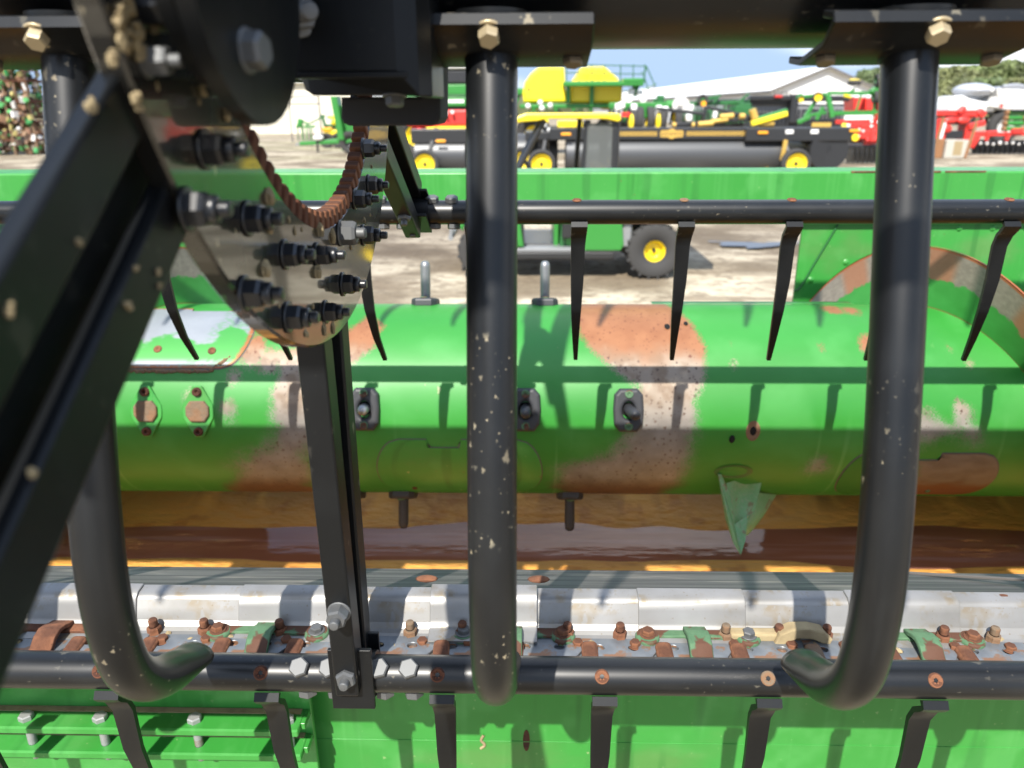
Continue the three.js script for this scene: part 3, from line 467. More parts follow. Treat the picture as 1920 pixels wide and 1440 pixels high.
  const fingerG = (L) => lathe([[0, L], [0.006, L - 0.0008], [0.0100, L - 0.005], [0.0112, L - 0.013], [0.0112, L * 0.45], [0.0106, -0.02], [0, -0.02]], 18);
  const guideAt = (X, deg, len, fx, fdeg, darkFinger) => {
    const o = outward(deg), tan = new V3(1, 0, 0), zz = tan.clone().cross(o), m = new THREE.Matrix4().makeBasis(tan, o, zz).scale(new V3(1.36, 1.25, 1.36)).setPosition(onDrum(X, deg, RA - 0.003));
    const gg = add('finger_guide', guide.clone().applyMatrix4(m), M.poly, auger);
    add('slot', washer(0.0105, 0.004).applyMatrix4(m), M.hole, gg);
    for (const z of [-0.0235, 0.0245]) add('rivet', merge([torxHead(0.0062)]).translate(0, 0.0128, z).applyMatrix4(m), M.greenRust, gg);
    const d = outward(fdeg); d.x = fx; d.normalize();
    if (len) add('finger', aim(fingerG(len), onDrum(X, deg, RA), d), darkFinger ? M.poly : M.pin, auger);
  };
  guideAt(-0.33, 164.5, 0.04, 0.05, 166); guideAt(-0.004, 164.5, 0.045, 0.0, 172, true); guideAt(0.203, 164.5, 0.055, 0.18, 172, true);
  guideAt(-0.2335, 75, 0.098, 0.01, 84); guideAt(0.0385, 75, 0.098, 0.0, 84); guideAt(-0.105, 72, 0, 0, 0);
  guideAt(-0.282, 243, 0.082, 0.0, 250, true); guideAt(0.0965, 243, 0.085, 0, 250, true); guideAt(-0.40, 240, 0, 0, 0);
  // plates over the two unused holes: diamond flange with flat-sided cap
  for (const [X, i] of [[-0.779, 0], [-0.672, 1]]) {
    const deg = 166.2, o = outward(deg), m = new THREE.Matrix4().makeBasis(new V3(1, 0, 0), o, new V3(1, 0, 0).cross(o)).scale(new V3(1.42, 1.2, 1.42)).setPosition(onDrum(X, deg, RA - 0.001));
    const S = new THREE.Shape([[0.006, 0.036], [0.022, 0.008], [0.023, 0], [0.022, -0.01], [0.006, -0.038], [-0.006, -0.038], [-0.022, -0.01], [-0.023, 0], [-0.022, 0.008], [-0.006, 0.036]].map((p) => new THREE.Vector2(...p)));
    const fl = add('cover_plate', new THREE.ExtrudeGeometry(S, { depth: 0.002, bevelEnabled: true, bevelThickness: 0.001, bevelSize: 0.001, bevelOffset: -0.001, bevelSegments: 1 }).rotateX(-Math.PI / 2).applyMatrix4(m), M.green, auger);
    const C = new THREE.Shape([[-0.010, 0.0145], [0.010, 0.0145], [0.0165, 0.006], [0.0165, -0.006], [0.010, -0.0155], [-0.010, -0.0155], [-0.0165, -0.006], [-0.0165, 0.006]].map((p) => new THREE.Vector2(...p)));
    const cap = add('cap', new THREE.ExtrudeGeometry(C, { depth: 0.004, bevelEnabled: true, bevelThickness: 0.0015, bevelSize: 0.0015, bevelOffset: -0.0015, bevelSegments: 1 }).rotateX(-Math.PI / 2).translate(0, 0.003, 0).applyMatrix4(m), M.rustPale, fl);
    for (const [x, z, r] of [[-0.003, -0.003, 0.0062], [0.007, 0.0045, 0.0042]]) add('paint_spot', lathe([[0, 0.0006], [r, 0.0004], [r, 0]], 14).scale(1, 1, 1.1).translate(x, 0.0078, z).applyMatrix4(m), M.green, fl);
    for (const z of [-0.0275, 0.030]) add('screw', lathe([[0, 0.002], [0.0025, 0.002], [0.003, 0.006], [0.0062, 0.006], [0.0068, 0]], 16).translate(0, 0.002, z).applyMatrix4(m), M.rustDark, fl);
  }
  // hatches: curved sheets laid on the drum, rounded ends, a notch in the upper edge
  const hatch = (xa, xb, a0, a1, mat2, notch, lift) => {
    const pts = [], hw = (xb - xa) / 2, xc = (xa + xb) / 2, hh = (a1 - a0) / 2 * rad * RA, N = 26;
    const inside = (u, v) => { const y = (v - 0.5) * 2 * hh, rr = hh * 1.0, e = Math.sqrt(Math.max(0, 1 - (y / hh) ** 2)); return hw - 0.6 * hh + 0.6 * hh * e; };
    const f = (r) => (u, v) => { const w = inside(u, v), X = xc + (u - 0.5) * 2 * w; let a = a0 + (a1 - a0) * v; if (notch && Math.abs(X - notch[0]) < notch[1]) a = Math.max(a, a0 + notch[2]); return [X, AG[1] + r * Math.sin(a * rad), AG[0] + r * Math.cos(a * rad), u * (xb - xa), v * 2 * hh]; };
    const g = [grid(80, N, f(RA + lift))]; const top = f(RA + lift), bot = f(RA - 0.002);
    for (const [k, uu] of [[0, 0], [1, 1]]) g.push(grid(N, 1, (a, b) => (b ? top : bot)(uu, a)));
    for (const vv of [0, 1]) g.push(grid(80, 1, (a, b) => (b ? top : bot)(a, vv)));
    return merge(g);
  };
  const bare = (() => { const t = tex(512, 256, (u, v) => { const n = fbm(u, v, 6, 5, 120), f = fbm(u, v, 40, 4, 121); let c = mix3([152, 158, 164], [134, 140, 147], n); const gr = smooth(0.56, 0.64, v + (n - 0.5) * 0.5 + 0.12 * Math.sin(u * 16)) * smooth(0.95, 0.86, v) + smooth(0.5, 0.6, u + v * 0.2 - 0.45 + n * 0.3) * 0.3 * smooth(0.4, 0.6, f); c = mix3(c, [62, 150, 62], clamp(gr) * 0.9); const ed = Math.min(v, 1 - v, u * 1.6, (1 - u) * 1.6); return mix3(c, [160, 96, 56], smooth(0.045, 0.0, ed + (f - 0.5) * 0.05)); }, { rx: 1 / 0.315, ry: 1 / 0.178 }); return std({ map: t, roughness: 0.5, metalness: 0.25 }); })();
  const h1 = add('hatch', hatch(-0.895, -0.577, 96, 143, bare, [-0.688, 0.048, 4], 0.0026), bare, auger); h1.userData.label = 'bare metal hatch with its green paint worn away';
  for (const [X, a] of [[-0.767, 132], [-0.653, 133]]) add('torx_screw', aim(torxHead(0.0085), onDrum(X, a, RA + 0.0026), outward(a)), M.rust, h1);
  const seal = []; for (let k = 0; k < 60; k++) { const X = -0.86 + 0.25 * k / 60, a = 144.2 + (k < 8 ? -(8 - k) * 0.7 : k > 50 ? -(k - 50) * 0.9 : 0) + 0.8 * hash2(k, 1, 5); const q = onDrum(X, a, RA + 0.0006); seal.push(new THREE.IcosahedronGeometry(0.0032 + 0.003 * hash2(k, 2, 5), 0).translate(q.x, q.y, q.z)); }
  add('old_seal', seal, M.rustPale, h1);
  const h2 = add('hatch', hatch(-0.315, 0.03, 182, 227, M.green, [-0.172, 0.034, 5], 0.0022), M.green, auger);
  add('torx_screw', aim(torxHead(0.006), onDrum(-0.245, 222, RA + 0.002), outward(222)), M.rustDark, h2);
  const h3 = add('hatch', hatch(0.655, 0.975, 189, 229, M.green, [0.82, 0.024, 4.5], 0.0024), std({ map: tex(512, 256, (u, v) => { const n = fbm(u, v, 10, 5, 130); let c = mix3([128, 120, 112], [96, 86, 78], n); c = mix3(c, [112, 76, 50], smooth(0.5, 0.7, v + (n - 0.5) * 0.2)); return mix3(c, [48, 120, 46], smooth(0.42, 0.3, u + (n - 0.5) * 0.2 - v * 0.2)); }, { rx: 1 / 0.32, ry: 1 / 0.152 }), roughness: 0.55, metalness: 0.2 }), auger); h3.userData.label = 'hatch worn to bare brown steel';
  add('torx_screw', aim(torxHead(0.006), onDrum(0.86, 222, RA + 0.002), outward(222)), M.greenRust, h3);
  for (const [a, b, c, d, nt] of [[-0.897, -0.575, 95.4, 143.8, [-0.688, 0.047, 4]], [-0.3175, 0.0325, 181.4, 227.6, [-0.172, 0.033, 5]], [0.6525, 0.9775, 188.4, 229.6, [0.82, 0.023, 4.5]]]) add('hatch_gap', hatch(a, b, c, d, null, nt, 0.0007), M.trim, auger);
  // small lifted sheet on the far top edge
  add('edge_strip', grid(30, 4, (u, v) => { const X = 0.28 + 0.45 * u, a = 71 + 9 * v; return [X, AG[1] + (RA + 0.006 * (1 - v) + 0.001) * Math.sin(a * rad), AG[0] + (RA + 0.006 * (1 - v) + 0.001) * Math.cos(a * rad), X, v * 0.04]; }), M.green, auger);
  // bolt holes, two of them in a slotted plate
  const hole = (X, a, r, sx = 1) => add('bolt_hole', lathe([[0, 0.0008], [r, 0.0008], [r * 1.15, 0]], 16).scale(sx, 1, 1.5).applyQuaternion(new THREE.Quaternion().setFromUnitVectors(new V3(0, 1, 0), outward(a))).translate(...onDrum(X, a, RA + 0.0012).toArray()), M.hole, auger);
  hole(0.2925, 114.7, 0.0052); hole(0.415, 180.7, 0.0052); hole(0.456, 176, 0.0056); hole(0.333, 112, 0.004);
  add('slot_plate', aim(lathe([[0.006, 0.0012], [0.0135, 0.0010], [0.0145, 0]], 24).scale(1, 1, 1.5), onDrum(0.456, 176, RA), outward(176)), M.rustPale, auger);
  // bent green crop plate bolted under the drum
  const tri = (list) => { const pos = [], t = new V3(); for (const [a, b, c] of list) { for (const q of [a, b, c]) pos.push(q.x, q.y, q.z); } const g = new THREE.BufferGeometry(); g.setAttribute('position', new THREE.Float32BufferAttribute(pos, 3)); g.computeVertexNormals(); return g; };
  const slab = (poly, th) => { const n = poly[1].clone().sub(poly[0]).cross(poly[2].clone().sub(poly[0])).normalize().multiplyScalar(th / 2), up = poly.map((q) => q.clone().add(n)), dn = poly.map((q) => q.clone().sub(n)), l = []; for (let i = 1; i < poly.length - 1; i++) { l.push([up[0], up[i], up[i + 1]], [dn[0], dn[i + 1], dn[i]]); } for (let i = 0; i < poly.length; i++) { const j = (i + 1) % poly.length; l.push([up[i], dn[i], dn[j]], [up[i], dn[j], up[j]]); } return tri(l); };
  const plateMat = std({ map: tex(256, 256, (u, v) => { const n = fbm(u, v, 5, 5, 150), f = fbm(u, v, 40, 3, 151); let c = mix3([92, 148, 100], [126, 176, 128], n); c = mix3(c, [150, 158, 136], smooth(0.5, 0.7, f) * 0.5); return mix3(c, [120, 92, 70], smooth(0.66, 0.74, fbm(u + 0.3, v, 9, 4, 152)) * 0.6); }, { rx: 7, ry: 7 }), roughness: 0.5, metalness: 0.1 });
  const at2 = (l) => l.map(([x, y, f]) => look(x, y, f));
  // a curled sheet: inner face, bright folded edge, tongue and wing
  const curl = (a, b, c, d, bow) => grid(12, 10, (u, v) => { const p = a.clone().lerp(b, u), q = d.clone().lerp(c, u), w = p.lerp(q, v), k = bow * Math.sin(Math.PI * u) * Math.sin(Math.PI * (0.15 + 0.7 * v)); return [w.x, w.y + k * 0.3, -w.z + k, u * 0.1, v * 0.1]; });
  const [a1, a2, a3, a4] = at2([[1362, 906, 1.43], [1428, 904, 1.445], [1414, 962, 1.425], [1378, 1002, 1.395]]);
  const bl = add('crop_plate', curl(a1, a2, a3, a4, 0.02), plateMat, auger); bl.userData.label = 'curled green sheet hanging below the drum';
  add('plate_edge', slab(at2([[1346, 889, 1.425], [1353, 890, 1.425], [1368, 925, 1.42], [1378, 985, 1.40], [1388, 1040, 1.36], [1375, 1018, 1.37], [1360, 972, 1.40]]), 0.003), plateMat, bl);
  add('plate_tongue', slab(at2([[1376, 984, 1.401], [1401, 966, 1.415], [1398, 1010, 1.385], [1389, 1040, 1.36]]), 0.003), plateMat, bl);
  const [w1, w2, w3, w4] = at2([[1382, 1002, 1.41], [1424, 924, 1.46], [1456, 928, 1.50], [1402, 1004, 1.42]]);
  add('plate_wing', curl(w1, w2, w3, w4, -0.012), plateMat, bl);
  add('dent', lathe([[0, -0.004], [0.016, -0.002], [0.024, 0.0008], [0.027, 0]], 20).scale(1.5, 1, 0.8).applyQuaternion(new THREE.Quaternion().setFromUnitVectors(new V3(0, 1, 0), outward(203))).translate(...onDrum(0.43, 203, RA + 0.0008).toArray()), M.yardGreenDark, auger);
}

// ---------- header frame: back sheet, trough, deck, knife, lower panel ----------
const header = thing('grain_header', 'green grain header frame with rusty trough, steel knife bar and open centre behind the reel', 'harvester header', P(0, 0.6, 1.3));
{
  const g1 = (list, m, n) => add(n, list, m, header);
  const topBeam = g1([box(-1.9, 1.9, 1.430, 1.5535, 1.95, 2.09, 0.006)], M.green, 'top_beam');
  // worn scrape on the beam edge
  add('bare_edge', [box(0.80, 1.02, 1.5495, 1.5540, 1.9492, 1.9545, 0.0008), box(1.03, 1.13, 1.5497, 1.5539, 1.9494, 1.953, 0.0006)], M.rust, topBeam);
  for (const [xa, xb, n] of [[0.706, 1.9, 1], [-1.9, -0.79, -1]]) {
    const sh = g1([box(xa, xb, 0.98, 1.4295, 1.975, 1.985, 0.001)], M.green, 'back_sheet');
    add('weld_seam', [pipe([P(n * 0.704 + (n < 0 ? -0.09 : 0), 1.246, 1.972), P(n * 0.715 + (n < 0 ? -0.09 : 0), 1.252, 1.972), P(n * 0.75 + (n < 0 ? -0.09 : 0), 1.325, 1.972), P(n * 0.795 + (n < 0 ? -0.09 : 0), 1.422, 1.972)], 0.0026, 24, 6)], M.yardGreenDark, sh);
    for (let k = 0; k < 9; k++) add('rivet', lathe([[0, 0.004], [0.006, 0.003], [0.009, 0]], 12).rotateX(Math.PI / 2).translate(n * (0.745 + 0.085 * k) + (n < 0 ? -0.09 : 0) + (k < 3 ? 0 : 0.02), k < 3 ? 1.275 + 0.047 * k : 1.41, -1.975), M.green, sh);
  }
  for (const [xa, xb] of [[0.706, 1.9], [-1.9, -0.79]]) g1([box(xa, xb, 0.72, 0.979, 1.976, 1.986, 0.001)], M.green, 'back_sheet');
  // trough: rusty pan under the auger with silt; the shoreline comes from its uneven floor
  const tp = [[0.822, 1.146], [0.845, 1.10], [0.90, 1.01], [0.98, 0.93], [1.08, 0.855], [1.20, 0.797], [1.32, 0.764], [1.42, 0.7475], [1.46, 0.7405], [1.50, 0.727], [1.55, 0.722], [1.60, 0.735], [1.64, 0.7415], [1.70, 0.752], [1.78, 0.772], [1.87, 0.83], [1.94, 0.93], [1.974, 1.05]];
  const curve = new THREE.CatmullRomCurve3(tp.map(([f, y]) => new V3(f, y, 0)), false, 'centripetal');
  const tt = tex(1024, 512, (u, v) => {
    const n = fbm(u, v, 7, 6, 140), m = fbm(u, v, 40, 4, 141, 20), st = fbm(u, v, 20, 4, 142, 4); let c = mix3([216, 146, 62], [232, 172, 86], n); c = mix3(c, [176, 108, 46], smooth(0.5, 0.75, m) * 0.5);
    const wet = smooth(0.035, 0.0, Math.abs(v - 0.625 + (st - 0.5) * 0.03)) ; c = mix3(c, [92, 50, 26], clamp(wet) * 0.85); c = mix3(c, [96, 56, 24], smooth(0.68, 0.86, v) * smooth(0.4, 0.6, st) * 0.5);
    return c;
  });
  const Np = 70;
  const pan = (xa, xb, vEnd, nx) => grid(nx, Np, (u, w) => { const v = w * vEnd, X = xa + (xb - xa) * u, q = curve.getPoint(v), k = smooth(0.2, 0.45, v) * smooth(0.95, 0.8, v), h = (vnoise(X * 2.2 + 50, v * 3, 4096, 4096, 143) - 0.5) * 0.010 + (vnoise(X * 9 + 90, v * 26, 4096, 4096, 144) - 0.5) * 0.0045; return [X, q.y + h * k, q.x, X / 1.9, v]; });
  g1([pan(-1.9, -0.79, 1, 48), pan(-0.79, 0.706, 0.875, 64), pan(0.706, 1.9, 1, 48)], std({ map: tt, roughness: 0.72, bumpMap: tex(256, 256, (u, v) => { const g = 255 * fbm(u, v, 16, 5, 145); return [g, g, g]; }, { linear: true, rx: 4, ry: 4 }), bumpScale: 0.006 }), 'trough');
  const wt = tex(1024, 256, (u, v) => { const n = fbm(u, v, 5, 5, 146, 3), s = fbm(u, v, 4, 5, 147, 12); let c = mix3([164, 104, 78], [140, 84, 60], n); c = mix3(c, [170, 122, 112], smooth(0.45, 0.75, s) * 0.7); return c; }, { rx: 0.9, ry: 4 });
  const water = add('muddy_water', grid(80, 8, (u, v) => [-1.89 + 3.78 * u, 0.7405, 1.445 + 0.215 * v, (u - 0.5) * 3.78, v * 0.21]), phys({ map: wt, roughness: 0.05, specularIntensity: 0.48, bumpMap: tex(512, 256, (u, v) => { const g = 255 * fbm(u, v, 6, 5, 149, 12); return [g, g, g]; }, { linear: true, rx: 1.6, ry: 4 }), bumpScale: 0.0009 })); water.userData.kind = 'structure';
  // deck behind the knife
  const deck = g1(exF([[0.668, 1.2195], [0.674, 1.2215], [0.824, 1.1475], [0.824, 1.1415], [0.668, 1.2135]], -1.9, 1.9), M.deck, 'deck');
  add('deck_seam', [beam(P(0.475, 1.1490, 0.822), P(0.60, 1.2335, 0.678), 0.004, 0.003, new V3(0, 1, 0), 0.0006)], M.trim, deck);
  for (const [x, y] of [[1300, 1116], [1880, 1119], [800, 1085], [1010, 1086]]) { const q = look(x, y, 0.672); add('dry_leaf', new THREE.IcosahedronGeometry(1, 1).scale(0.012, 0.0028, 0.006).translate(q.x, q.y, q.z), M.rust, deck); }
  // bright shields above the knife
  const shp = strip([[0.6275, 1.1895], [0.642, 1.1905], [0.6475, 1.1925], [0.6510, 1.1985], [0.6555, 1.2110], [0.6585, 1.2180], [0.6640, 1.2222], [0.676, 1.2230]], 0.0022);
  const seams = [-1.278, -1.17, -1.062, -0.954, -0.846, -0.738, -0.63, -0.519, -0.413, -0.3015, -0.198, -0.1009, 0.0067, 0.1147, 0.2214, 0.3306, 0.4397, 0.549, 0.657, 0.765, 0.873, 0.981, 1.089, 1.197, 1.305];
  for (let i = 0; i < seams.length - 1; i++) { const l = (i % 2) * 0.0022 + (i === 11 ? 0.004 : 0); add('knife_shield', crease(exF(shp.map(([f, y]) => [f - l * 0.5, y + l]), seams[i] + 0.0006, seams[i + 1] + 0.004, 0.0006), 0.75), M.galv, header); }
  // knife: back bar, sections, guards, clips and bolts
  const kb = add('knife_back', exF([[0.606, 1.1848], [0.606, 1.1885], [0.632, 1.1892], [0.646, 1.1892], [0.646, 1.1840]], -1.28, 1.3), M.section, header);
  const secS = new THREE.Shape([[-0.037, 0.030], [0.037, 0.030], [0.037, 0.012], [0.026, -0.004], [-0.026, -0.004], [-0.037, 0.012]].map((p) => new THREE.Vector2(...p))); { for (const x of [-0.02, 0.014]) { const h = new THREE.Path(); h.absellipse(x, 0.016, 0.0052, 0.0042, 0, Math.PI * 2); secS.holes.push(h); } }
  const sec = new THREE.ExtrudeGeometry(secS, { depth: 0.0022, bevelEnabled: true, bevelThickness: 0.0004, bevelSize: 0.0004, bevelOffset: -0.0004, bevelSegments: 1 }).rotateX(-Math.PI / 2); // shape y -> -z (ahead)
  const secU = uvBox(sec); secU.userData.uvok = true;
  const gd = merge([new RoundedBoxGeometry(0.0165, 0.012, 0.027, 2, 0.005).rotateX(0.08)]), low = new RoundedBoxGeometry(0.056, 0.006, 0.028, 1, 0.002), gR = rng(303);
  for (let k = -17; k <= 16; k++) {
    const X = 0.0629 + 0.0741 * k, s = add('knife_section', secU, M.section, kb, P(X + 0.03, 1.1898 + (k & 1) * 0.0006, 0.606));
    add('knife_guard', gd, k % 4 === 3 ? M.rustPale : M.rust, kb, P(X, 1.1915, 0.614)).rotation.y = (gR() - 0.5) * 0.12;
    add('guard_lip', low, M.rust, kb, P(X + 0.037, 1.1838, 0.610));
  }
  const bolts = [-0.62, -0.55, -0.386, -0.333, -0.2547, -0.1198, -0.066, 0.0416, 0.0953, 0.2026, 0.2562, 0.3043, 0.422, 0.4727, 0.55, 0.62];
  const tall = merge([hexHead(0.0125, 0.008), thread(0.0046, 0.0085, 0.008)]), lowB = merge([washer(0.007, 0.0012), hexHead(0.0095, 0.0062)]);
  bolts.forEach((X, i) => { add('rusty_bolt', tall, i % 4 === 1 ? M.rustPale : M.rust, kb, P(X, 1.1915, 0.6395)).rotation.y = i; add('rusty_bolt', lowB, M.rust, kb, P(X + 0.006 + 0.004 * (i % 3), 1.1905, 0.627)).rotation.y = i * 2; });
  // hold-down clips: arched strap with two ears
  const clip = (() => { const w = 0.023, a = []; const pr = [[0.604, 1.1925], [0.608, 1.1938], [0.617, 1.2010], [0.625, 1.2035], [0.633, 1.2020], [0.640, 1.1985], [0.647, 1.1965]].map(([f, y]) => [f - 0.625, y - 1.19]); a.push(crease(exF(strip(pr, 0.0045), -w * 0.55, w * 0.45, 0.0008), 0.8)); a.push(box(-0.012, 0.060, 0.0015, 0.0060, 0.009, 0.0225, 0.002)); a.push(box(-0.058, -0.010, 0.0015, 0.0055, 0.011, 0.0220, 0.002)); for (const x of [-0.050, 0.052]) a.push(lathe([[0, 0.006], [0.011, 0.006], [0.0125, 0.003], [0.0125, 0]], 16).translate(x, 0.0008, -0.012)); return merge(a); })();
  [[-0.4845, M.rust], [-0.268, M.greenRust], [-0.0149, M.greenRust], [0.1731, M.greenRust], [0.398, M.greenRust], [0.60, M.greenRust]].forEach(([X, m], i) => { const c = add('hold_down_clip', uvBox(clip.clone()), m, kb, P(X, 1.1905, 0.625)); if (i === 3) c.userData.label = 'clip with a rusted strap'; for (const x of [-0.050, 0.052]) add('clip_bolt', merge([washer(0.0085, 0.0015), hexHead(0.011, 0.0065)]), (i + (x > 0)) % 2 ? M.rust : M.zinc, c, P(X + x, 1.197, 0.637)); });
  const arch = (() => { const s = new THREE.Shape([[-0.03, 0], [-0.026, 0.012], [-0.014, 0.0185], [0.004, 0.019], [0.018, 0.0155], [0.028, 0.006], [0.026, 0.0], [0.018, 0.001], [0.008, 0.006], [-0.006, 0.007], [-0.016, 0.002], [-0.022, -0.003]].map((p) => new THREE.Vector2(...p))); return new THREE.ExtrudeGeometry(s, { depth: 0.010, bevelEnabled: true, bevelThickness: 0.002, bevelSize: 0.002, bevelOffset: -0.002, bevelSegments: 2, curveSegments: 6 }); })();
  add('worn_clip', uvBox(arch), M.mud, kb, P(0.280, 1.1915, 0.642)); add('worn_clip', new RoundedBoxGeometry(0.052, 0.012, 0.012, 2, 0.004), M.mud, kb, P(0.232, 1.1955, 0.640));
  const crumb = []; for (let k = 0; k < 90; k++) { const X = -0.7 + 1.4 * gR(), s = 0.0012 + 0.0035 * gR() * gR(); crumb.push(new THREE.IcosahedronGeometry(s, 0).scale(1.5, 0.6, 1).rotateY(gR() * 6).translate(X, 1.1915, -(0.622 + 0.022 * gR()))); }
  add('chaff', crumb, M.mud, header).userData.kind = 'stuff';
  // face below the knife and the skid behind the guards
  g1(exF([[0.70, 1.183], [0.70, 1.19], [0.648, 1.184], [0.646, 1.176]], -1.9, 1.9), M.rust, 'knife_beam');
}
// green panel below and behind the knife
const lower = thing('header_trailer', 'green steel panel with two bolted channel rails, under the knife at the bottom', 'trailer', P(0, 0.4, 0.86));
{
  add('face_panel', [box(-1.9, 1.9, 0.35, 0.985, 0.856, 0.868, 0.001), box(-1.9, 1.9, 0.832, 0.8335, 0.8552, 0.858, 0.0004)], M.green, lower);
  add('top_tube', box(-1.9, 1.9, 0.986, 1.04, 0.84, 0.90, 0.004), M.green, lower);
  const S = new THREE.Shape([[-1.9, 0.50], [-0.2995, 0.50], [-0.2965, 0.503], [-0.2965, 0.962], [-0.302, 0.968], [-1.9, 0.968]].map((p) => new THREE.Vector2(...p)));
  add('bracket_plate', exX(S, 0.816, 0.824, 0.001), M.green, lower);
  for (const [y, f0] of [[0.9215, 0.776], [0.8795, 0.776]]) {
    const pr = [[0.8155, y + 0.004], [0.8155, y - 0.004], [f0 + 0.004, y - 0.0065], [f0, y - 0.005], [f0, y + 0.0025], [f0 + 0.003, y + 0.004]];
    const rail = add('channel_rail', exF(pr, -1.9, -0.304, 0.0012), M.green, lower);
    add('rail_end', exX([[-0.3035, y - 0.006], [-0.2985, y - 0.006], [-0.2985, y + 0.004], [-0.3035, y + 0.004]], f0 + 0.014, 0.815, 0.0005), M.green, lower);
    add('dust', [box(-1.9, -0.308, y + 0.0042, y + 0.0052, 0.806, 0.8155, 0.0003)], M.mud, rail).userData.kind = 'stuff';
  }
  const lb = [-1.06, -0.87, -0.6791, -0.5776, -0.4482, -0.322];
  for (const X of lb) {
    const b = add('long_bolt', [cyl(P(X, 0.862, 0.793), P(X, 0.926, 0.793), 0.0056, 14)], M.zincBright, lower);
    add('bolt_head', aim(hexHead(0.0165, 0.0075), P(X, 0.9257, 0.793), new V3(0, 1, 0), X * 9), M.zincBright, b);
    add('nut', [aim(hexHead(0.0165, 0.009), P(X, 0.8735, 0.793), new V3(0, -1, 0), X * 5), aim(lathe([[0, 0.016], [0.005, 0.015], [0.0062, 0.008], [0.0062, 0]], 12), P(X, 0.8735, 0.793), new V3(0, -1, 0))], M.zincBright, b);
    add('thread', aim(thread(0.0059, 0.012, 0), P(X, 0.8840, 0.793), new V3(0, 1, 0)), X > -0.5 && X < -0.4 ? M.rustPale : M.zincBright, b);
  }
  add('paint_drip', pipe([P(0.0, 0.845, 0.8555), P(-0.004, 0.835, 0.8552), P(0.001, 0.826, 0.8552), P(-0.005, 0.819, 0.8555)].map((q) => q.add(new V3(-0.062, 0, 0))), 0.0022, 14, 6), M.mud, lower);
  const stain = (x, y, w, h, m) => add('rust_stain', new THREE.CircleGeometry(1, 24).scale(w, h, 1).translate(x, y, -0.8554), m, lower);
  stain(0.0, 0.835, 0.005, 0.020, M.rustDark);
}

// ---------- the yard behind ----------
const wheelSet = (o, x, y, z, r, w, rimR, rimMat = M.yellow, axis = 'z', lugs = 0) => {
  const rot = (g) => (axis === 'z' ? g.rotateX(Math.PI / 2) : g.rotateZ(Math.PI / 2));
  const prof = [[rimR, -w / 2], [r * 0.9, -w / 2], [r * 0.985, -w * 0.36], [r, -w * 0.2], [r, w * 0.2], [r * 0.985, w * 0.36], [r * 0.9, w / 2], [rimR, w / 2], [rimR * 0.97, 0]];
  const g = [rot(lathe(prof, 40))];
  if (lugs) for (let k = 0; k < lugs; k++) for (const s of [-1, 1]) { const a = (k + (s > 0 ? 0.5 : 0)) / lugs * 6.2832; const b = new RoundedBoxGeometry(r * 0.085, r * 0.12, w * 0.46, 1, 0.006).translate(0, r * 0.985, s * w * 0.25).rotateZ(a); g.push(axis === 'z' ? b : b.rotateY(Math.PI / 2)); }
  const wh = loc('wheel', g, M.tyre, o, new V3(x, y, z));
  loc('rim', rot(lathe([[0, w * 0.12], [rimR * 0.2, w * 0.14], [rimR * 0.25, w * 0.2], [rimR * 0.4, w * 0.16], [rimR * 0.72, w * 0.10], [rimR * 0.8, w * 0.3], [rimR * 0.93, w * 0.44], [rimR, w * 0.47], [rimR, -w * 0.47], [rimR * 0.8, -w * 0.3], [0, -w * 0.2]], 32)), rimMat, wh);
  loc('hub', rot(cyl(new V3(0, w * 0.1, 0), new V3(0, w * 0.3, 0), rimR * 0.17, 12)), M.yardBlack, wh);
  return wh;
};
const lbox = (x0, x1, y0, y1, z0, z1, r = 0.01) => box(x0, x1, y0, y1, -z1, -z0, r);
const bar = (a, b, w, h = w) => beam(new V3(...a), new V3(...b), w, h, Math.abs(b[1] - a[1]) > 0.9 * Math.hypot(b[0] - a[0], b[2] - a[2]) ? new V3(0, 0, 1) : new V3(0, 1, 0), w * 0.15);
const rod = (a, b, r, s = 8) => cyl(new V3(...a), new V3(...b), r, s);

